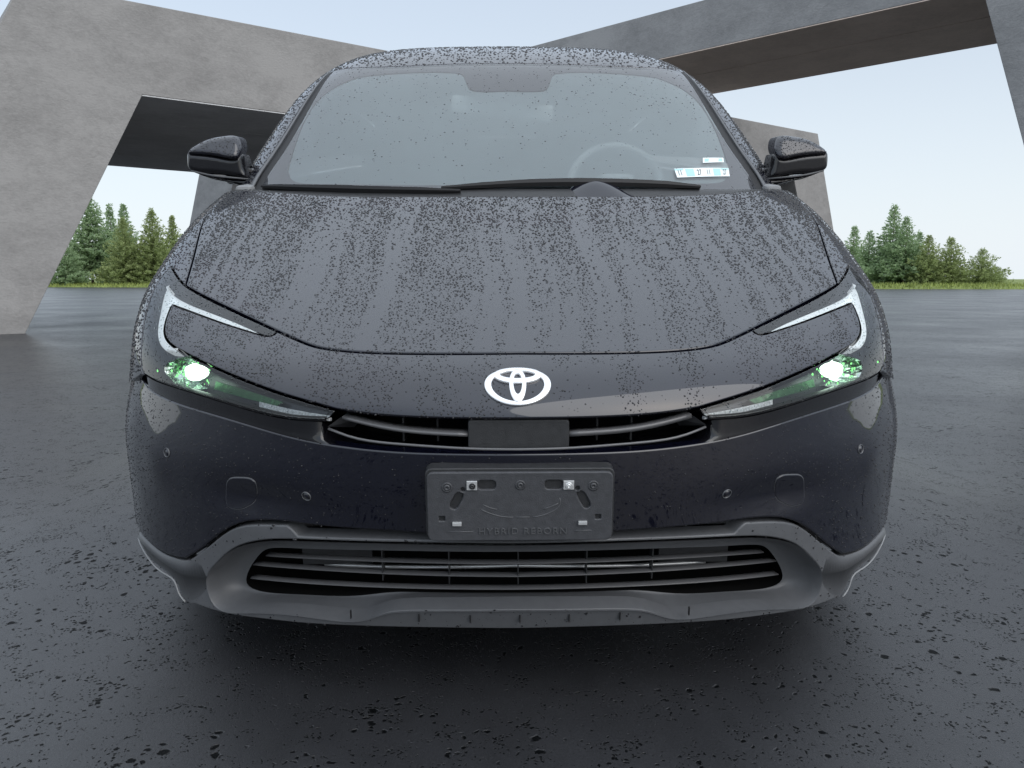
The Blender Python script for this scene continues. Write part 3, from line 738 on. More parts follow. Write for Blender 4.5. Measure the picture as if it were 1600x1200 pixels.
# -- bumper ledge under the lamps, and the slot between the lamps
TP = LOWER(np.array([p[0] for p in FE['top']]), np.array([p[1] for p in FE['top']])); TP = resample(TP, .01)[::-1]        # x from 0 up
LW = UPPER(np.array([p[0] for p in FE['lens_low']]), np.array([p[1] for p in FE['lens_low']])); LW = resample(LW, .01)
xs_ = np.concatenate([np.linspace(0, .30, 26), np.linspace(.31, .345, 6), np.linspace(.36, min(.845, TP[-1, 0]-.002), 50)])
At = np.stack([xs_, np.interp(xs_, TP[:, 0], TP[:, 1]), np.interp(xs_, TP[:, 0], TP[:, 2])], 1)
lw = np.stack([xs_, np.interp(xs_, LW[:, 0], LW[:, 1]), np.interp(xs_, LW[:, 0], LW[:, 2])], 1); lw[:, 2] -= .004; lw[:, 1] += .006
far = xs_ > LW[-1, 0]; lw[far] = At[far]+[0, .02, .012]
cen = At+[0, .10, -.004]
w_ = np.clip((xs_-.305)/.045, 0, 1)[:, None]; w_ = w_*w_*(3-2*w_); Bk = cen*(1-w_)+lw*w_
rows = []
for u in (0, .06, .25, .5, .75, 1.0):
    R = At*(1-u)+Bk*u; R[:, 2] -= .006*math.sin(math.pi*u)+ (.0035 if u == 0 else 0); R[:, 1] += .001; rows.append(R)
def both(R): return np.concatenate([(R*[-1, 1, 1])[::-1], R[1:]])
rows = [both(r) for r in rows]
V, Fc = loft(rows, False); obj('bumper_ledge', V, [f[::-1] for f in Fc], M['gloss_black'], car)
back = both(Bk); keep = np.abs(back[:, 0]) < .335; bk = back[keep]; bt = bk+[0, .02, 0]; bt[:, 2] = .662
V, Fc = loft([bk+[0, -.002, -.012], bt, bt+[0, -.06, 0]], False)
slot = obj('upper_grille', V, [f[::-1] for f in Fc], M['void'], car)
fr = np.array([(-.329, .052, .634), (-.275, .032, .622), (-.185, .013, .6175), (-.08, .001, .6145), (0, -.001, .6135)]); fr[:, 2] += .003
fr = resample(fr, .02); fr = np.concatenate([fr, (fr*[-1, 1, 1])[::-1][1:]])
obj('slot_frame', *sweep(fr, circ(.0024, 6)), M['slat'], slot)
for s in (-1, 1):
    bar = UPPER(np.array([p[0]*s for p in FE['slot_bar']]), np.array([p[1] for p in FE['slot_bar']]))+[0, .03, 0]
    obj('slat', *sweep(resample(bar, .02), [(-.012, -.004), (.014, -.0025), (.014, .0025), (-.012, .004)]), M['slat'], slot)
    a = Acc(); a.add(np.array([(s*.331, .052, .640), (s*.308, .060, .655), (s*.275, .080, .645), (s*.29, .085, .628), (s*.31, .105, .645)]), [(0, 1, 2), (0, 2, 3), (1, 4, 2), (0, 4, 1), (0, 3, 4)]); a.build('corner_fin', M['trim_dark'], slot)
    for x in (.14, .2): a = Acc(); a.box((s*x, .07, .635), (.003, .02, .05)); a.build('grille_rib', M['trim_dark'], slot)
fl = Flat((.001, .012, .6385), (1, 0, 0), (0, .10, 1))
panel('sensor_cover', fl, rrect(.172, .052, .006), M['trim_dark'], slot, gap=0, r=.003, th=.05, step=.02)

# -- lower trim, dish, grille
trim_l = mirror_full(path(LOWER, [rev(FE['trim_top_d']), rev(FE['trim_top_c']), rev(FE['trim_top_b']), rev(FE['trim_top_a']), [FE['trim_top_a'][0], FE['wing_low'][0]], FE['wing_low'], FE['wing_step'], FE['bottom']]))
dish_o = mirror_full(path(LOWER, [FE['dish_out']], .012)); dish_h = path(LOWER, [FE['dish_out']], .012)
trim = panel('lower_trim', LOWER, trim_l, M['trim'], car, holes=[dish_o], gap=.0006, r=.004, th=.03, off=-.003)
def half_n(seg, n):
    q = path(LOWER, [seg], .004); d = np.concatenate([[0], np.cumsum(np.linalg.norm(np.diff(q*[1.35, 1], axis=0), axis=1))]); u = np.linspace(0, d[-1], n)
    return np.stack([np.interp(u, d, q[:, 0]), np.interp(u, d, q[:, 1])], 1)
ho, hi_ = half_n(FE['dish_out'], 150), half_n(FE['dish_in'], 150)
# match the two loops piecewise: top centre -> outermost point -> bottom centre
def two(h, n=65):
    k = int(np.argmax(h[:, 0])); o = []
    for seg in (h[:k+1], h[k:]):
        d = np.concatenate([[0], np.cumsum(np.linalg.norm(np.diff(seg*[1.35, 1], axis=0), axis=1))]); u = np.linspace(0, d[-1], n)
        o.append(np.stack([np.interp(u, d, seg[:, 0]), np.interp(u, d, seg[:, 1])], 1))
    return np.concatenate([o[0], o[1][1:]])
go, gi = two(ho), two(hi_)
PO = LOWER(go[:, 0], go[:, 1])+[0, -.001, 0]; PI = LOWER(gi[:, 0], gi[:, 1])+[0, .075, 0]
full3 = lambda P: np.concatenate([P*[-1, 1, 1], P[1:-1][::-1]])
dl = []
for u in (0, .04, .2, .45, .7, .9, 1.0):
    R = PO*(1-u)+PI*u; R[:, 1] += .018*math.sin(math.pi*u)**.8*(1 if u > .05 else 0); dl.append(full3(R))
V, Fc = loft(dl); dish = obj('grille_dish', V, Fc, M['trim'], car)
inn = full3(PI); V, Fc = loft([inn, inn+[0, .012, 0], (inn-[0, 0, .335])*[.97, 1, .9]+[0, .10, .335]]); 
nb_ = len(inn); cv = V[-nb_:].mean(0); V = np.concatenate([V, [cv]]); Fc += [(len(V)-1, len(V)-1-nb_+i, len(V)-1-nb_+(i+1) % nb_) for i in range(nb_)]
lowg = obj('lower_grille', V, Fc, M['void'], car)
for nm, push in (('slat1', .085), ('slat2', .085), ('slat3', .085)):
    q = path(LOWER, [FE[nm]], .02); P = LOWER(q[:, 0], q[:, 1])+[0, push, 0]; P = np.concatenate([P*[-1, 1, 1], P[::-1][1:]])
    obj('slat', *sweep(P, [(-.006, -.0018), (.010, -.0010), (.010, .0010), (-.006, .0015), (-.0080, 0)]), M['slat'], lowg)
q = path(LOWER, [FE['shutter']], .03); P = LOWER(q[:, 0], q[:, 1])+[0, .125, 0]; P = np.concatenate([P*[-1, 1, 1], P[::-1][1:]])
obj('shutter_bar', *sweep(P, [(-.004, -.0028), (.004, -.0028), (.004, .0028), (-.004, .0028)]), M['zinc'], lowg)
for x in (-.26, -.13, .003, .135, .265):
    a = Acc(); a.box((x, .128+.3*x*x, .345), (.0022, .03, .10)); a.build('divider', M['trim_dark'], lowg)
for s in (-1, 1):
    a = Acc(); a.box((s*.36, .205, .335), (.14, .01, .08)); a.build('duct_plate', M['trim_dark'], lowg)

# corner winglets: a ridge standing proud of the trim, with a bright bead along its lower edge
def arcn(seg, n=40):
    q = path(LOWER, [seg], .004); d = np.concatenate([[0], np.cumsum(np.linalg.norm(np.diff(q*[1.35, 1], axis=0), axis=1))]); u = np.linspace(0, d[-1], n)
    return np.stack([np.interp(u, d, q[:, 0]), np.interp(u, d, q[:, 1])], 1)
for s in (-1, 1):
    R_ = []
    u = np.linspace(0, 1, 40); fade = np.minimum(1, np.minimum((1-u)*5, u*12+.3))
    for seg, h_ in ((FE['trim_top_a']+FE['trim_top_b'][1:2], -.001), (FE['wing_ridge'], .010), (FE['wing_under'], -.001)):
        q = arcn(seg)*[s, 1]; P = LOWER(q[:, 0], q[:, 1]); N = -LOWER.frame(q[:, 0], q[:, 1])[2]; R_.append(P+N*(h_*(fade if h_ > 0 else 1)-.003)[:, None] if h_ > 0 else P+N*(h_-.003))
    V, Fc = loft([R_[0], R_[1], R_[1], R_[2]], False); Fc = [f if s < 0 else f[::-1] for f in Fc]
    wg = obj('winglet', V, Fc, M['trim'], trim, True)
    q = arcn(FE['wing_low']+FE['wing_step'][1:])*[s, 1]; P = LOWER(q[:, 0], q[:, 1]); N = -LOWER.frame(q[:, 0], q[:, 1])[2]
    obj('edge_bead', *sweep(P+N*.001, circ(.0018, 6)), M['bead'], wg)

# thin marks on the lower lip: drain notches and wet runs
for x in (-.33, -.19, -.09, .005, .10, .20, .345):
    q = LOWER(np.array(x/1.40), np.array(.362)); a = Acc(); a.box(q+np.array([0, .0015, 0]), (.0022, .006, .016)); a.build('drain_notch', M['black'], trim)

# -- bumper details
for s in (-1, 1):
    for nm in ('sens_o', 'sens_i'):
        vv, tt = FE[nm][0]; p = LOWER(np.array(vv*s), np.array(tt)); n_ = -LOWER.frame(np.array(vv*s), np.array(tt))[2]
        V, Fc = revolve([(.0, .0016), (.0066, .0016), (.0070, -.002), (.0076, -.002), (.0080, .0012), (.0090, .0012), (.0096, -.001)], p, n_, 28)
        ps = obj('parking_sensor', V, Fc, M['paint'], bumper)
        V, Fc = revolve([(.0082, -.001), (.0082, .0016), (.0088, .0021), (.0094, .0016), (.0094, -.001)], p, n_, 28); obj('ring_highlight', V, Fc, M['trim'], ps)  # paler ring added as the highlight around the sensor
    pe = chaikin(L2(FE['penta'], s), 3)
    panel('sensor_cover', LOWER, pe, M['paint'], bumper, gap=.0, r=.0014, th=.003, off=.0022, step=.015)
    pr = np.concatenate([pe, pe[:1]]); P = LOWER(pr[:, 0], pr[:, 1]); obj('cover_edge_highlight', *sweep(P, circ(.0012, 6), up=(0, -1, .1), caps=False), M['trim'], bumper)  # raised pale line standing in for the highlight along the cover edge

# -- number plate bracket
fl = Flat((.0025, -.034, .526), (1, 0, 0), (0, .03, 1)); k_ = .156/680
pu = lambda cx, cy: ((cx-810)*k_, (340-cy)*k_*1.07)
def prect(x0, y0, x1, y1, r=.003): a, b = pu(x0, y1), pu(x1, y0); return rrect(b[0]-a[0], b[1]-a[1], r, 3, ((a[0]+b[0])/2, (a[1]+b[1])/2))
cring = lambda cx, cy, r: [(pu(cx, cy)[0]+r*k_*math.cos(i*.449), pu(cx, cy)[1]+r*k_*math.sin(i*.449)) for i in range(14)]
hol = [prect(500, 147, 634, 212, .006), prect(990, 147, 1122, 212, .006), chaikin([pu(*p) for p in ((345, 226), (408, 246), (342, 366), (285, 338))], 2), chaikin([pu(*p) for p in ((1213, 236), (1272, 220), (1338, 335), (1284, 364))], 2),
       cring(393, 212, 16), cring(1230, 207, 16), prect(215, 408, 258, 441, .0008), prect(1365, 400, 1406, 433, .0008)]
plate = panel('plate_bracket', fl, rrect(.312, .1235, .011, 6), M['bracket'], car, holes=hol, gap=0, r=.0022, th=.004, step=.012)
fb = Flat((.0025, -.028, .5285), (1, 0, 0), (0, .03, 1)); panel('bracket_base', fb, rrect(.318, .128, .012, 6), M['trim_dark'], plate, gap=0, r=.002, th=.028, step=.05)
def pbox(nm, x0, y0, x1, y1, h, mat):
    a, b = pu(x0, y1), pu(x1, y0); o = fl(np.array((a[0]+b[0])/2), np.array((a[1]+b[1])/2)); ac = Acc(); ac.box(o+[0, -h/2, 0], (b[0]-a[0], h, b[1]-a[1])); return ac.build(nm, mat, plate, bevel=.0006)
pbox('metal_clip', 421, 147, 497, 212, .003, M['zinc']); pbox('metal_clip', 1126, 147, 1203, 212, .003, M['zinc'])
pbox('peg', 313, 446, 380, 472, .005, M['zinc']); pbox('peg', 1240, 443, 1304, 468, .005, M['zinc'])
for cx, cy, r_, mt in ((278, 195, 40, 'bracket'), (812, 180, 38, 'bracket'), (1345, 187, 40, 'bracket'), (462, 182, 24, 'trim_dark'), (1165, 182, 26, 'zinc')):
    p = fl(*map(np.array, pu(cx, cy))); h0 = .003 if mt != 'bracket' else 0
    V, Fc = revolve([(r_*k_, 0), (r_*k_, .0012), (r_*k_*.72, .0016), (r_*k_*.66, .0006), (r_*k_*.55, .0006), (r_*k_*.5, .0034), (r_*k_*.3, .0036), (r_*k_*.25, .0016), (0, .0016)], p+[0, -h0, 0], (0, -1, .03), 20)
    obj('bolt', V, Fc, M[mt], plate)
def pline(pts, r=.0006):
    P = np.array([fl(*map(np.array, pu(*p))) for p in pts]); P = resample(P, .006) if len(P) > 2 else P; return sweep(P, circ(r, 5), up=(0, -1, 0))
for ln in (((275, 522), (465, 522)), ((1210, 518), (1340, 516)), ((525, 358), (600, 390), (690, 412), (760, 416)), ((780, 416), (880, 415)), ((905, 414), (970, 404), (1070, 362), (1105, 320), (1100, 275)), ((540, 322), (590, 345), (642, 357)), ((985, 355), (1040, 338), (1090, 315))):
    obj('embossed_line', *pline(ln, .0009), M['letter'], plate)
V, Fc = text_mesh('HYBRID REBORN', .0155, .0016, 1.22)
wid = V[:, 0].max()-V[:, 0].min(); V[:, 0] *= (645*k_)/wid; o_ = fl(*map(np.array, pu(832, 520)))
obj('lettering', np.stack([o_[0]+V[:, 0], o_[1]-.0005-V[:, 2], o_[2]+V[:, 1]*1.05], 1), Fc, M['letter'], plate, False)

# -- emblem: three interlocking ovals
def oval(cx, cy, a, b, a2, b2, cx2, cy2, h, n=72):
    sc = .0565/51; sy = .0415/27.5; e = []
    for (x, y, p, q) in ((cx, cy, a, b), (cx2, cy2, a2, b2)):
        th = np.arange(n)*2*math.pi/n; e.append(np.stack([(x-810+p*np.cos(th))*sc, (602.4-y-q*np.sin(th)*-1)*sy], 1))
    rows_ = []
    for lp, hh, k in ((0, .0002, 0), (0, h-.0005, 0), (0, h, .04), (1, h, .04), (1, h-.0005, 0), (1, .0002, 0)):
        A_ = e[lp]*(1-k)+e[1-lp]*k; vv = A_[:, 0]/(UPPER(np.array(.01), np.array(.136))[0]/.01); tt = .1361+A_[:, 1]
        P = UPPER(vv, tt); N = UPPER.frame(vv, tt)[2]; rows_.append(P+N*hh)
    return loft(rows_)
a = Acc(); a.add(*oval(810, 602.4, 51.5, 27.5, 41, 22.8, 810, 602.2, .0042)); a.add(*oval(810, 587.5, 37.6, 13.0, 27.5, 6.6, 810, 586.6, .0046)); a.add(*oval(810, 602.0, 13.2, 24.5, 6.7, 15.5, 810, 600.6, .0050))
emb = a.build('emblem', M['chrome'], car, True)

# -- headlights
rng = np.random.default_rng(11)
lens_o = {}; lamps = {}
for s in (-1, 1):
    lo_ = path(UPPER, [L2(x, s) for x in (FE['seam_out'], FE['drl_tip'], FE['isl_top'], FE['isl_side'], FE['lip_out'], FE['lens_tip'], FE['lens_low'], FE['lens_out'], FE['lens_top'])])[:-1]
    lens_o[s] = lo_
    hl = panel('headlight', UPPER, lo_, M['housing'], car, gap=.003, r=.0005, th=-.0385, off=-.040, step=.02); lamps[s] = hl
    panel('lens', UPPER, lo_, M['lens'], hl, gap=.0022, r=.002, th=.004, off=0, step=.012)
    dr = path(UPPER, [L2(x, s) for x in (FE['drl_u'], [FE['drl_u'][-1], FE['isl_top'][0]], FE['isl_top'], FE['isl_side'], [FE['isl_side'][-1], FE['drl_outer'][-1]], rev(FE['drl_outer']), [FE['drl_outer'][0], FE['drl_u'][0]])])[:-1]
    panel('daytime_light', UPPER, dr, M['drl'], hl, gap=.003, r=.004, th=.02, off=-.010, step=.012)
    sgl = FE['signal'][1:]; up_ = [(p[0]*s, p[1]+.0035) for p in sgl]; dn_ = [(p[0]*s, p[1]-.0075) for p in rev(sgl)]
    so = path(UPPER, [up_, [up_[-1], dn_[0]], dn_, [dn_[-1], up_[0]]], .006)[:-1]
    panel('signal_strip', UPPER, so, M['signal'], hl, gap=0, r=.001, th=.006, off=-.008, step=.012)
    ir = path(UPPER, [L2(FE['green_glare'][:3], s), L2(FE['green_glare'][2:4], s), L2(FE['green_glare'][3:], s), L2([FE['green_glare'][-1], FE['green_glare'][0]], s)], .008)[:-1]
    panel('glare_panel', UPPER, ir, M['green_glare'], hl, gap=0, r=.001, th=.01, off=-.024, step=.012)  # added panel that carries the lamp's green glare in its colour
    bz = [(p[0]*s, p[1]+.004) for p in FE['lens_low'][:-1]]; bq = path(UPPER, [bz], .01); P = UPPER(bq[:, 0], bq[:, 1]); N = UPPER.frame(bq[:, 0], bq[:, 1])[2]
    obj('bezel', *sweep(P-N*.008, circ(.005, 6)), M['gloss_black'], hl)
    vv, tt = FE['lampc'][0]; vv *= s; p = UPPER(np.array(vv), np.array(tt)); n_ = UPPER.frame(np.array(vv), np.array(tt))[2]
    fwd = np.array([s*.18, -1, .12]); fwd /= np.linalg.norm(fwd)
    # faceted reflector bowl, glowing projector, glowing green specks added as the glare fringe
    c0 = p-n_*.012+np.array([-s*.012, 0, -.004]); ex = np.cross(fwd, [0, 0, 1]); ex /= np.linalg.norm(ex); ez = np.cross(ex, fwd)
    R_ = []
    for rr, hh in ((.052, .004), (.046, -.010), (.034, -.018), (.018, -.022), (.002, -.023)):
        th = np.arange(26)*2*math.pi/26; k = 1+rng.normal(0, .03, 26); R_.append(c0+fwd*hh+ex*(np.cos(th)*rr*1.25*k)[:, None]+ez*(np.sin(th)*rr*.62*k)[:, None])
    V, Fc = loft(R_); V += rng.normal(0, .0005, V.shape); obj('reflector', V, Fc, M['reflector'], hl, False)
    th = np.arange(22)*2*math.pi/22; k = 1+.07*np.sin(3*th+s)+rng.normal(0, .015, 22); co = c0+fwd*.010
    ringv = [co+fwd*h_+ex*(np.cos(th)*r_*.98*k)[:, None]+ez*(np.sin(th)*r_*.70*k)[:, None] for r_, h_ in ((.0235, -.012), (.0215, .0), (.012, .004), (.001, .005))]
    V, Fc = loft(ringv); obj('lamp', V, Fc, M['lamp'], hl)
    a = Acc()
    for i in range(34):
        da, db = rng.normal(0, .030), rng.normal(-.006, .012); q_ = co+ex*(da-s*.012)+ez*db-fwd*(.004+abs(da)*.1); sz = rng.uniform(.0012, .0042)
        a.add(np.array([q_+ex*sz*math.cos(t_)*rng.uniform(.4, 1)+ez*sz*math.sin(t_) for t_ in np.arange(5)*1.257]), [(0, 1, 2, 3, 4)])
    tag(a.build('glare_specks', M['glare_fringe'], hl), kind='stuff')

# -- windscreen, seals, pillars, roof
glass_l = mirror_full(path(GREEN, [FE['header'], FE['glass_side'], [FE['glass_side'][-1], (.5, -.028), (.25, -.045), (0, -.05)]], .015))
wind = panel('windscreen', GREEN, glass_l, M['wind'], car, gap=.002, r=.001, th=.004, step=.03)
fh = [(0, .665), (.085, .668), (.10, .70), (.112, .78), (.13, .815), (.30, .825)]+FE['frit'][:1]; hole = mirror_full(path(GREEN, [fh, FE['frit'][:4], FE['frit'][3:]], .015))
panel('glass_border', GREEN, glass_l, M['frit'], wind, holes=[hole], gap=.002, r=.0002, th=.0005, off=-.006, step=.03)
panel('mist_film', GREEN, hole, M['mist'], wind, gap=-.002, r=0, th=0, off=-.010, step=.03)
for s in (-1, 1):
    so = path(GREEN, [L2(x, s) for x in (FE['glass_side'], [FE['glass_side'][-1], FE['seal'][-1]], rev(FE['seal']), [FE['seal'][0], FE['glass_side'][0]])], .012)[:-1]
    panel('glass_seal', GREEN, so, M['black'], wind, gap=0, r=.001, th=.012, off=-.001, step=.02)
    mid = [((a_[0]*.62+b_[0]*.38), (a_[1]*.62+b_[1]*.38)) for a_, b_ in zip(FE['seal'], FE['glass_side'])]
    q = path(GREEN, [L2(mid, s)], .02); P = GREEN(q[:, 0], q[:, 1]); N = GREEN.frame(q[:, 0], q[:, 1])[2]
    obj('glass_trim', *sweep(P+N*.004, [(-.005, 0), (.005, 0), (.003, .004), (-.003, .004)], up=(0, -.4, 1), scale=np.linspace(.5, 1.3, len(P))), M['trim'], wind)
seam_r = [FE['seal'][0], (.585, 1.13), (.615, 1.4), (.63, 1.8), (.64, 2.3)]
roof_l = mirror_full(path(GREEN, [FE['header'], [FE['header'][-1], FE['seal'][0]], seam_r, [(.64, 2.3), (0, 2.34)]], .02))
roof = panel('roof', GREEN, roof_l, M['paint'], car, gap=.0022, r=.003, th=.015, step=.03)
rear_l = mirror_full(path(GREEN, [[(0, 2.34), (.64, 2.3)], [(.64, 2.3), (.65, 2.8), (.62, 3.35)], [(.62, 3.35), (0, 3.42)]], .03))
panel('rear_window', GREEN, rear_l, M['side_glass'], car, gap=.003, r=.002, th=.006, step=.06)
hatch_l = mirror_full(path(GREEN, [[(0, 3.42), (.62, 3.35)], [(.62, 3.35), (.66, 3.0), (.80, 3.0), (.98, 3.3), (.98, 3.6)], [(.98, 3.6), (0, 3.6)]], .03))
panel('tailgate', GREEN, hatch_l, M['paint'], car, gap=.002, r=.002, th=.01, step=.06)
pillars = {}; pil_o = {}
for s in (-1, 1):
    oc = [(.74, -.06), (.80, .02), (.80, .3), (.79, .5), (.765, .7), (.74, .9), (.72, 1.1), (.715, 1.6), (.715, 2.3), (.72, 3.0)]
    po = path(GREEN, [L2(x, s) for x in (seam_r, [(.64, 2.3), (.66, 3.0)], [(.66, 3.0), (.72, 3.0)], rev(oc), [oc[0], FE['seal'][-1]], rev(FE['seal']))], .015)[:-1]
    pil_o[s] = po; pillars[s] = panel('pillar', GREEN, po, M['paint'], car, gap=.0016, r=.003, th=.015, step=.025)
    wo_ = path(GREEN, [L2(x, s) for x in ([(.735, 1.12), (.765, .9), (.80, .7), (.84, .5), (.93, .30)], [(.93, .30), (.955, .9), (.955, 2.9)], [(.955, 2.9), (.84, 3.0), (.735, 2.7)], [(.735, 2.7), (.73, 2.0), (.735, 1.12)])], .03)[:-1]
    panel('side_window', GREEN, wo_, M['side_glass'], car, gap=0, r=.002, th=.004, step=.06)
    so = path(GREEN, [L2(x, s) for x in ([(.80, .02), (.80, .3), (.79, .5), (.84, .5)], [(.84, .5), (.93, .30), (.97, .30), (.97, -.05), (.80, -.05), (.80, .02)])], .03)[:-1]
    panel('mirror_base', GREEN, so, M['gloss_black'], car, gap=0, r=.002, th=.01, off=-.004, step=.04)
v, t = np.meshgrid(np.linspace(-.74, .74, 40), np.linspace(.97, 3.3, 40)); P = GREEN(v, t); N = GREEN.frame(v, t)[2]
obj('headliner', (P-N*.03).reshape(-1, 3), [(j*40+i, j*40+i+1, (j+1)*40+i+1, (j+1)*40+i) for j in range(39) for i in range(39)], M['liner'], car)
for s in (-1, 1):
    v, t = np.meshgrid(np.linspace(.60, .99, 14)*s, np.linspace(.0, 1.15, 20)); P = GREEN(v, t); N = GREEN.frame(v, t)[2]
    keepf = [(j*14+i, j*14+i+1, (j+1)*14+i+1, (j+1)*14+i) for j in range(19) for i in range(13) if abs(v[j, i+1]) < .80 or t[j+1, i] < .45]
    obj('pillar_liner', (P-N*.022).reshape(-1, 3), keepf, M['dash'], car)
# scuttle between hood and glass
v = np.linspace(-.70, .70, 80); rows = []
for t_, o_ in ((-.075, -.004), (-.045, .004), (-.018, .006), (.004, .002)):
    P = GREEN(v, np.full(80, t_)); N = GREEN.frame(v, np.full(80, t_))[2]; rows.append(P+N*o_)
V, Fc = loft(rows, False); cowl = obj('cowl', V, Fc, M['trim_dark'], car)
def wiper(pts, th):
    q = path(GREEN, [pts], .02); P = GREEN(q[:, 0], q[:, 1]); N = GREEN.frame(q[:, 0], q[:, 1])[2]
    sc_ = np.interp(np.linspace(0, 1, len(P)), [0, .15, .5, .85, 1], [.35, .7, 1, .8, .4])
    w = obj('wiper', *sweep(P+N*.012, [(-th, -.006), (th, -.006), (th*.7, .006), (-th*.2, .012), (-th*.9, .004)], up=(0, -.5, .9), scale=sc_), M['black'], car, False)
    obj('wiper_blade', *sweep(P+N*.004, [(-.003, -.003), (.003, -.003), (.002, .005), (-.002, .005)], up=(0, -.5, .9)), M['rubber'], w)
wiper([(-.6174, .0125), (-.456, -.0049), (-.3198, -.0145), (-.2049, -.0195), (-.0991, -.0228)], .009)
wiper([(-.1387, -.0051), (-.0223, .0142), (.0683, .0240), (.2731, .0210), (.4196, .0016)], .013)
# wiper pivot cover: a low shield in front of the glass
rows = []
for u in np.linspace(0, 1, 7):
    a_ = np.linspace(-1, 1, 25); hgt = np.maximum(0, 1-np.abs(a_)**1.7)*.036*math.sin(u*math.pi/2)
    rows.append(np.stack([.240+a_*(.112-.02*u), np.full(25, 1.045+.06*u), .955+.01*u+hgt+.012], 1))
V, Fc = loft(rows, False); obj('wiper_cover', V, Fc, M['paint'], car)

# inspection stickers inside the lower right corner of the glass
def on_quad(c, u, w):
    c = np.array(c, float); u = np.asarray(u); w = np.asarray(w); q = (c[3]*(1-u)[:, None]+c[2]*u[:, None])*(1-w)[:, None]+(c[0]*(1-u)[:, None]+c[1]*u[:, None])*w[:, None]
    P = GREEN(q[:, 0], q[:, 1]); return P, GREEN.frame(q[:, 0], q[:, 1])[2]
st = FE['stick']
def sticker(c, texts, bands):
    a = Acc(); g = np.linspace(0, 1, 9); U, W_ = np.meshgrid(g, g[::4]); P, N = on_quad(c, U.ravel(), W_.ravel())
    a.add(P+N*.0012, [(j*9+i, j*9+i+1, (j+1)*9+i+1, (j+1)*9+i) for j in range(2) for i in range(8)], 0)
    for (u0, u1, w0, w1) in bands:
        P, N = on_quad(c, np.array([u0, u1, u1, u0]), np.array([w0, w0, w1, w1])); a.add(P+N*.0016, [(0, 1, 2, 3)], 1)
    for body, u, w, hgt in texts:
        V, Fc = text_mesh(body, 1, 0); V[:, :2] -= (V[:, :2].max(0)+V[:, :2].min(0))/2; V[:, 0] *= hgt*.42; V[:, 1] *= hgt/.72
        P, N = on_quad(c, u+V[:, 0]*.62, w+V[:, 1]); a.add(P+N*.0021, Fc, 2)
    a.build('sticker', None, wind, False, mats=[M['label'], M['label_b'], M['ink']])
mid_t = [st[0][0]*.5+st[1][0]*.5, st[0][1]*.5+st[1][1]*.5]; mid_b = [st[3][0]*.5+st[2][0]*.5, st[3][1]*.5+st[2][1]*.5]
sticker([st[0], mid_t, mid_b, st[3]], [('11', .14, .5, .62), ('27', .80, .5, .62)], [(.34, .62, .1, .9), (.0, .28, .78, .95)])
sticker([mid_t, st[1], st[2], mid_b], [('11', .14, .5, .62), ('27', .80, .5, .62)], [(.34, .62, .1, .9), (.65, .98, .80, .95)])
sticker([st[4], st[5], st[6], st[7]], [], [(.08, .92, .2, .8)])

# -- mirrors
class Pillow:
    """front of a rounded shell over an (x, z) outline; bulges forward from its rim"""
    def __init__(s, outline, y0, depth, r, side, lean=0): s.lean = lean; s.z0 = np.min(np.array(outline)[:, 1]); s.o = np.array(outline, float); s.y0, s.d, s.r, s.side = y0, depth, r, side; s.sgn = side
    def __call__(s, v, t):
        v = np.asarray(v, float); t = np.asarray(t, float); sh = v.shape; Q = np.stack([v.ravel(), t.ravel()], 1)
        d = np.minimum(bdist(Q, s.o), s.r)/s.r; d = np.where(inside(Q, s.o), d, 0)
        y = s.y0-s.d*np.sqrt(np.clip(1-(1-d)**2, 0, 1))
        return np.stack([v*s.side, y.reshape(sh)+s.lean*(t-s.z0), t], -1)
    def frame(s, v, t, e=.0015):
        dv = (s(v+e, t)-s(v-e, t))/(2*e); dt = (s(v, t+e)-s(v, t-e))/(2*e); n = np.cross(dv, dt); n /= np.linalg.norm(n, axis=-1, keepdims=True)+1e-12
        return dv, dt, n
def shell(nm, outline, y0, depth, r, side, mat, parent, back=.06, lean=0):
    o = np.array(outline, float)
    if area2(o) < 0: o = o[::-1]
    o = resample(np.concatenate([o, o[:1]]), .004)[:-1]
    pl = Pillow(o, y0, depth, r, side, lean); lo, hi = o.min(0), o.max(0)
    gx_, gy_ = np.meshgrid(np.arange(lo[0], hi[0], .004), np.arange(lo[1], hi[1], .004)); G = np.stack([gx_.ravel(), gy_.ravel()], 1); G = G[inside(G, o)]; G = G[bdist(G, o) > .002]
    res = delaunay_2d_cdt([Vector(p) for p in np.concatenate([o, G])], [(i, (i+1) % len(o)) for i in range(len(o))], [], 0, 1e-7)
    Q = np.array([[c.x, c.y] for c in res[0]]); tri = np.array([f for f in res[2] if len(f) == 3]); tri = tri[inside(Q[tri].mean(1), o)]
    P = pl(Q[:, 0], Q[:, 1]); N = pl.frame(np.clip(Q[:, 0], lo[0]+.001, hi[0]-.001), Q[:, 1])[2]*side
    Fc = [tuple(f) if side > 0 else tuple(f[::-1]) for f in tri]; n = len(P); m = len(o)
    ring0 = np.stack([o[:, 0]*side, y0+lean*(o[:, 1]-o[:, 1].min()), o[:, 1]], 1); cc = ring0.mean(0); ring1 = (ring0-cc)*[.86, 1, .86]+cc+[0, back, 0]
    V = np.concatenate([P, ring0, ring1]); Fc += [(n+i, n+(i+1) % m, n+m+(i+1) % m, n+m+i) if side < 0 else (n+i, n+m+i, n+m+(i+1) % m, n+(i+1) % m) for i in range(m)]
    Fc.append(tuple(n+m+i for i in range(m)) if side < 0 else tuple(n+m+i for i in range(m))[::-1])
    out = ring0-cc; out[:, 1] = 0; out /= np.linalg.norm(out, axis=1, keepdims=True)+1e-9
    return obj(nm, V, Fc, mat, parent, True, np.concatenate([N, out, out])), pl, o
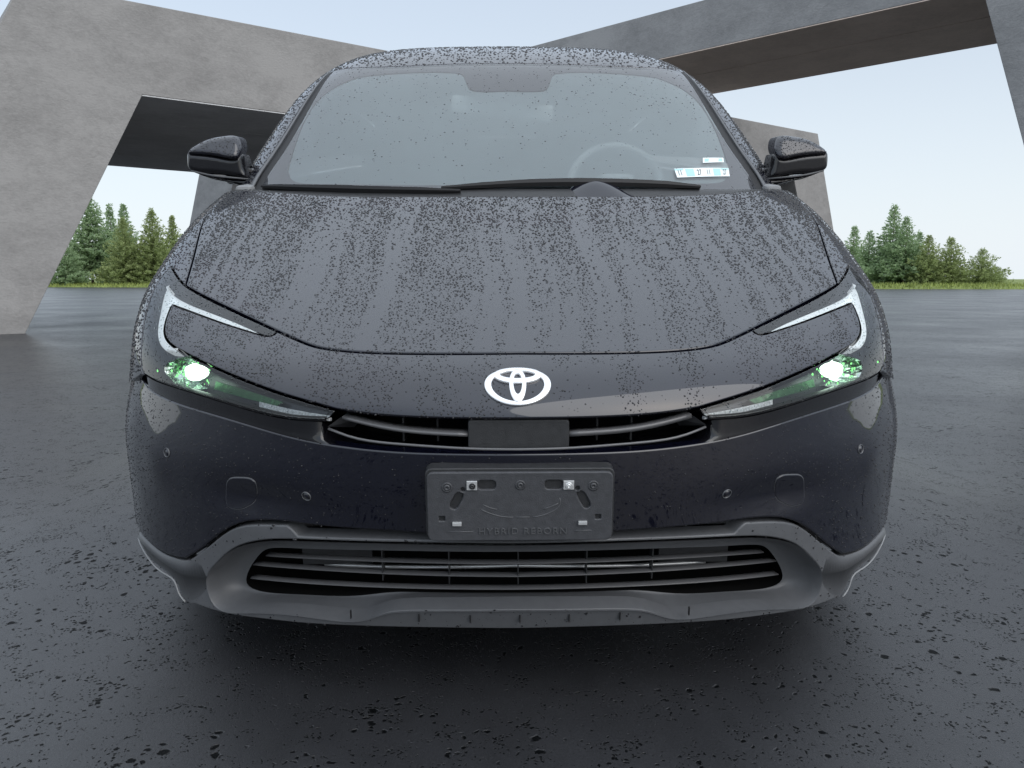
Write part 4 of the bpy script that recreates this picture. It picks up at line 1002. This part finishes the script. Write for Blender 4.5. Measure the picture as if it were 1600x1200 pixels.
CAP = [(0.9977, 1.0798), (0.9932, 1.0904), (0.9677, 1.1098), (0.9334, 1.1244), (0.9038, 1.1302), (0.8719, 1.1332), (0.853, 1.1273), (0.8426, 1.1078), (0.8399, 1.0846), (0.8498, 1.0667), (0.9066, 1.0721), (0.9573, 1.0769)]
BAND = [(1.0019, 1.0748), (.9122, 1.066), (.8562, 1.0611), (.8395, 1.067), (.83, 1.0376), (.8226, 1.006), (.875, 1.0109), (.9371, 1.0179), (1.0005, 1.0317)]
BOT = [(.999, 1.0268), (.9376, 1.013), (.8754, 1.006), (.8171, 1.0), (.8186, .9821), (.8848, .9921), (.9326, 1.0021), (.9718, 1.0159)]
CAP, BAND, BOT = [[((x-.83)*1.045+.83, (z-1.06)*1.03+1.06) for x, z in Q_] for Q_ in (CAP, BAND, BOT)]
BAND = [(x, z+(.012 if z > 1.058 else 0)) for x, z in BAND]
caps = {}
for s in (-1, 1):
    mo, pl, oo = shell('door_mirror', BAND, 1.415, .030, .020, s, M['gloss_black'], car, .10)
    cp, pl, oo = shell('mirror_cap', CAP, 1.385, .022, .018, s, M['paint'], mo, .10, .7); caps[s] = (cp, pl, oo)
    shell('mirror_foot', BOT, 1.42, .025, .012, s, M['gloss_black'], mo, .08)
    lip_ = np.array([(.9995*s, 1.395, 1.0292), (.9373*s, 1.386, 1.0155), (.8752*s, 1.386, 1.0085), (.822*s, 1.40, 1.003)]); obj('mirror_lip', *sweep(resample(lip_, .01), circ(.0032, 6)), M['trim'], mo)
    a = Acc(); a.box((s*.86, 1.47, 1.01), (.10, .07, .05)); a.build('mirror_stalk', M['gloss_black'], mo, bevel=.012)

# -- body sides, rear, floor, wheels (low detail, mostly out of sight)
class Side:
    def __init__(s, side): s.side = side; s.sgn = side
    def __call__(s, y, z):
        y = np.asarray(y, float); z = np.asarray(z, float)
        x = .918-.05*np.clip((z-.66)/.34, 0, 2)**2-.03*np.clip((.45-z)/.3, 0, 2)**2-.012*np.clip((1.1-y)/.5, 0, 1)**2-.10*np.clip((y-3.9)/.65, 0, 1.2)**2
        return np.stack([x*s.side, y, z], -1)
    def frame(s, y, z, e=1e-4):
        dv = (s(y+e, z)-s(y-e, z))/(2*e); dt = (s(y, z+e)-s(y, z-e))/(2*e); n = np.cross(dv, dt); n /= np.linalg.norm(n, axis=-1, keepdims=True); return dv, dt, n
arc = lambda cy, r, a0, a1: [(cy+r*math.cos(math.radians(a)), .335+r*math.sin(math.radians(a))) for a in np.linspace(a0, a1, 18)]
side_o = [(.575, .27), (.575, .42), (.60, .52), (.62, .57), (.66, .63), (.70, .68), (.75, .73), (.90, .79), (1.06, .84), (1.27, .885), (1.44, .90), (1.55, .95), (2.0, .975), (2.7, .985), (3.4, .985), (4.1, .98), (4.45, .95), (4.53, .85), (4.54, .6), (4.48, .32), (4.1, .25)]+arc(3.68, .36, -15, 195)+[(3.28, .2), (1.34, .19)]+arc(.93, .36, -15, 190)
for s in (-1, 1):
    panel('body_side', Side(s), np.array(side_o), M['paint'], car, gap=.001, r=.002, th=.02, step=.06)
    for y0, y1 in ((1.56, 2.55), (2.58, 3.42)):
        for yy in (y0, y1):
            zz = np.linspace(.28, .96, 12); P = Side(s)(np.full(12, yy), zz); obj('door_seam', *sweep(P, [(-.002, -.001), (.002, -.001), (.002, .0008), (-.002, .0008)], up=(s, 0, 0)), M['black'], car)
        P = Side(s)(np.linspace(y1-.24, y1-.06, 6), np.full(6, .80)); obj('door_handle', *sweep(P+[s*.018, 0, 0], [(-.008, -.012), (.008, -.012), (.008, .012), (-.008, .012)], up=(0, 0, 1)), M['paint'], car)
rows = []
for z, yb, w in ((.28, 4.48, .80), (.45, 4.56, .835), (.65, 4.57, .84), (.85, 4.56, .83), (1.0, 4.52, .80), (1.085, 4.47, .74)):
    u = np.linspace(-1, 1, 31); rows.append(np.stack([u*w, yb-.30*(1-np.sqrt(np.clip(1-np.abs(u)**3.2, 0, 1))), np.full(31, z)], 1))
V, Fc = loft(rows, False); obj('rear_bumper', V, [f[::-1] for f in Fc], M['paint'], car)
for c_, s_ in (((0, .52, .185), (.96, .36, .02)), ((0, 2.4, .21), (1.30, 3.4, .02)), ((0, 2.3, .185), (1.74, 1.9, .02))): a = Acc(); a.box(c_, s_); a.build('underbody', M['void'], car)
for s in (-1, 1):
    for y in (.93, 3.68):
        V, Fc = revolve([(.385, 0), (.385, .26), (0, .26)], (s*.885, y, .335), (-s, 0, 0), 28); V[:, 2] = np.maximum(V[:, 2], .18); obj('wheel_housing', V, Fc, M['void'], car)
tyre_p = [(.225, -.100), (.30, -.108), (.325, -.098), (.334, -.075), (.334, -.062), (.328, -.060), (.328, -.054), (.335, -.052), (.335, -.004), (.328, -.003), (.328, .003), (.335, .004), (.335, .052), (.328, .054), (.328, .06), (.334, .062), (.334, .075), (.325, .098), (.30, .108), (.225, .100)]
for y in (.93, 3.68):
    for s in (-1, 1):
        V, Fc = revolve(tyre_p, (0, 0, 0), (1, 0, 0), 64); w = obj('wheel', V, Fc, M['tyre'], car); w.location = (s*.785, y, .335)
        V, Fc = revolve([(.228, .095), (.215, .085), (.205, .02), (.20, -.09), (.226, -.10)], (0, 0, 0), (s, 0, 0), 48); obj('rim', V, Fc, M['rim'], w)
        for i in range(10):
            an = i*math.pi/5; a = Acc(); a.box((s*.075, .115*math.cos(an), .115*math.sin(an)), (.02, .20, .03), np.array(Matrix.Rotation(an, 3, 'X'))); a.build('spoke', M['rim'], w)
        obj('hub', *revolve([(.045, .06), (.045, .09), (0, .092)], (0, 0, 0), (s, 0, 0), 20), M['rim'], w)

# -- cabin
dash = np.array([(1.20, .90), (1.30, .945), (1.50, .968), (1.66, .965), (1.72, .93), (1.74, .85), (1.70, .60), (1.2, .60)])
xs_ = np.linspace(-.72, .72, 9); rows = [np.stack([np.full(len(dash), x), dash[:, 0]+.12*x*x, dash[:, 1]-.03*x*x], 1) for x in xs_]
V, Fc = loft(rows); obj('dashboard', V, Fc, M['dash'], car)
V, Fc = [], []
th = np.linspace(0, 2*math.pi, 41)[:-1]; ringp = np.stack([np.cos(th)*.165, np.zeros(40), np.sin(th)*.15], 1)
P = ringp@np.array(Matrix.Rotation(math.radians(-24), 3, 'X')).T+[.392, 1.79, .965]; P = np.concatenate([P, P[:2]])
sw = obj('steering_wheel', *sweep(P, circ(.015, 8), up=(0, -1, .4), caps=False), M['dash'], car)
for nm_, c_, s_ in (('wheel_spoke', (.392, 1.80, .955), (.30, .03, .05)), ('wheel_spoke', (.392, 1.80, .90), (.05, .03, .12)), ('wheel_hub', (.392, 1.785, .955), (.12, .05, .10))): a = Acc(); a.box(c_, s_); a.build(nm_, M['dash'], sw, bevel=.01)
for s in (-1, 1):
    a = Acc(); a.box((s*.37, 2.35, .85), (.50, .16, .62), np.array(Matrix.Rotation(-.25, 3, 'X'))); se = a.build('front_seat', M['seat'], car, bevel=.05); a = Acc(); a.box((s*.37, 2.05, .55), (.50, .52, .16)); a.build('cushion', M['seat'], se, bevel=.05)
    a = Acc(); a.box((s*.37, 2.44, 1.22), (.26, .10, .17), np.array(Matrix.Rotation(-.25, 3, 'X'))); a.build('headrest', M['seat'], se, bevel=.04)
for s in (-1, 1): a = Acc(); a.box((s*.80, 2.25, .74), (.05, 2.0, .50)); a.build('door_card', M['dash'], car, bevel=.01)
a = Acc(); a.box((0, 3.15, .80), (1.25, .18, .62), np.array(Matrix.Rotation(-.3, 3, 'X'))); a.build('rear_seat', M['seat'], car, bevel=.06)
a = Acc(); a.box((-.02, 1.76, 1.228), (.36, .03, .058), np.array(Matrix.Rotation(.10, 3, 'Y'))); rv = a.build('inside_mirror', M['paper'], car, bevel=.012)
a = Acc(); a.box((0, 1.73, 1.272), (.03, .03, .06)); a.build('mirror_stem', M['dash'], rv)
q = GREEN(np.array(0.0), np.array(.72)); N = GREEN.frame(np.array(0.0), np.array(.72))[2]
fl = Flat(q-N*.014, (1, 0, 0), (0, .9, .45)); panel('camera_housing', fl, chaikin([(-.115, .06), (.115, .06), (.115, -.02), (.095, -.05), (-.095, -.05), (-.115, -.02)], 2), M['frit'], car, gap=0, r=.004, th=.03)

# -- rain beads
rng = np.random.default_rng(3)
def hood_d(Q):
    x = Q[:, 0]*1.35+.010*np.sin(Q[:, 1]*9); t = Q[:, 1]
    st_ = .55*vnoise(x*38+3, t*1.0+40, 1)+.45*vnoise(x*95, t*2.2, 2); pt_ = vnoise(x*12, t*12, 3)
    rear = np.clip((t-.55)/.5, 0, 1)
    return np.clip(np.clip((st_-.33)*3.2, .05, 1)*(.55+.6*pt_)+rear*rear*.30, 0, 1)
def hood_s(Q, r): rear = np.clip((Q[:, 1]-.35)/.7, 0, 1); return (.0006+.0018*r.random(len(Q))**2.6)*(1+.55*rear)
inner_h = mirror_full(path(UPPER, [FE['hood_rear'], FE['hood_side'], seam_h, si_], .03))*[.985, 1]
droplets('water_droplets', UPPER, inner_h, 36000, rng, hood_s, hood, dens=hood_d, tight=1.05)
nose_s = lambda Q, r: .0006+.0014*r.random(len(Q))**2
nd = lambda Q: np.clip((.6*vnoise(Q[:, 0]*36+3, Q[:, 1]*1.2+40, 1)+.4*vnoise(Q[:, 0]*30, Q[:, 1]*25, 8)-.30)*3.0, .06, 1)
droplets('water_droplets', UPPER, nose_l*[.99, 1], 5800, rng, nose_s, nose, dens=nd, tight=1.1)
droplets('water_droplets', GREEN, roof_l*[.985, 1], 8000, rng, lambda Q, r: .0016+.0030*r.random(len(Q))**1.5, roof, stretch=(1, 1.8))
droplets('water_droplets', GREEN, glass_l*[.97, 1], 1300, rng, lambda Q, r: .0010+.0022*r.random(len(Q))**3, wind, mat='water', dens=lambda Q: np.clip(.12+Q[:, 1]*1.0, 0, 1), flat=.3)
for s in (-1, 1):
    droplets('water_droplets', UPPER, fender_o[s], 4200, rng, lambda Q, r: .0010+.0022*r.random(len(Q))**1.8, fenders[s], tight=1.15)
    droplets('water_droplets', UPPER, lens_o[s], 900, rng, lambda Q, r: .0008+.0014*r.random(len(Q))**2, lamps[s], mat='water_glass', tight=1.2)
    droplets('water_droplets', GREEN, pil_o[s], 2600, rng, lambda Q, r: .0012+.0026*r.random(len(Q))**1.8, pillars[s], tight=1.15)
    cp, pl, oo = caps[s]; droplets('water_droplets', pl, oo, 260, rng, lambda Q, r: .0010+.0018*r.random(len(Q))**2, cp, tight=1.2)
droplets('water_droplets', LOWER, bump_l*[.99, 1], 7500, rng, lambda Q, r: .0005+.0010*r.random(len(Q))**3, bumper, dens=lambda Q: np.clip(.12+(np.abs(Q[:, 0])/.62)**2*(1-.4*np.clip(Q[:, 0]/.6, 0, 1)), 0, 1), flat=.95)
droplets('water_droplets', LOWER, trim_l, 420, rng, lambda Q, r: .0006+.0022*r.random(len(Q))**4, trim, holes=[dish_o], off=-.003)
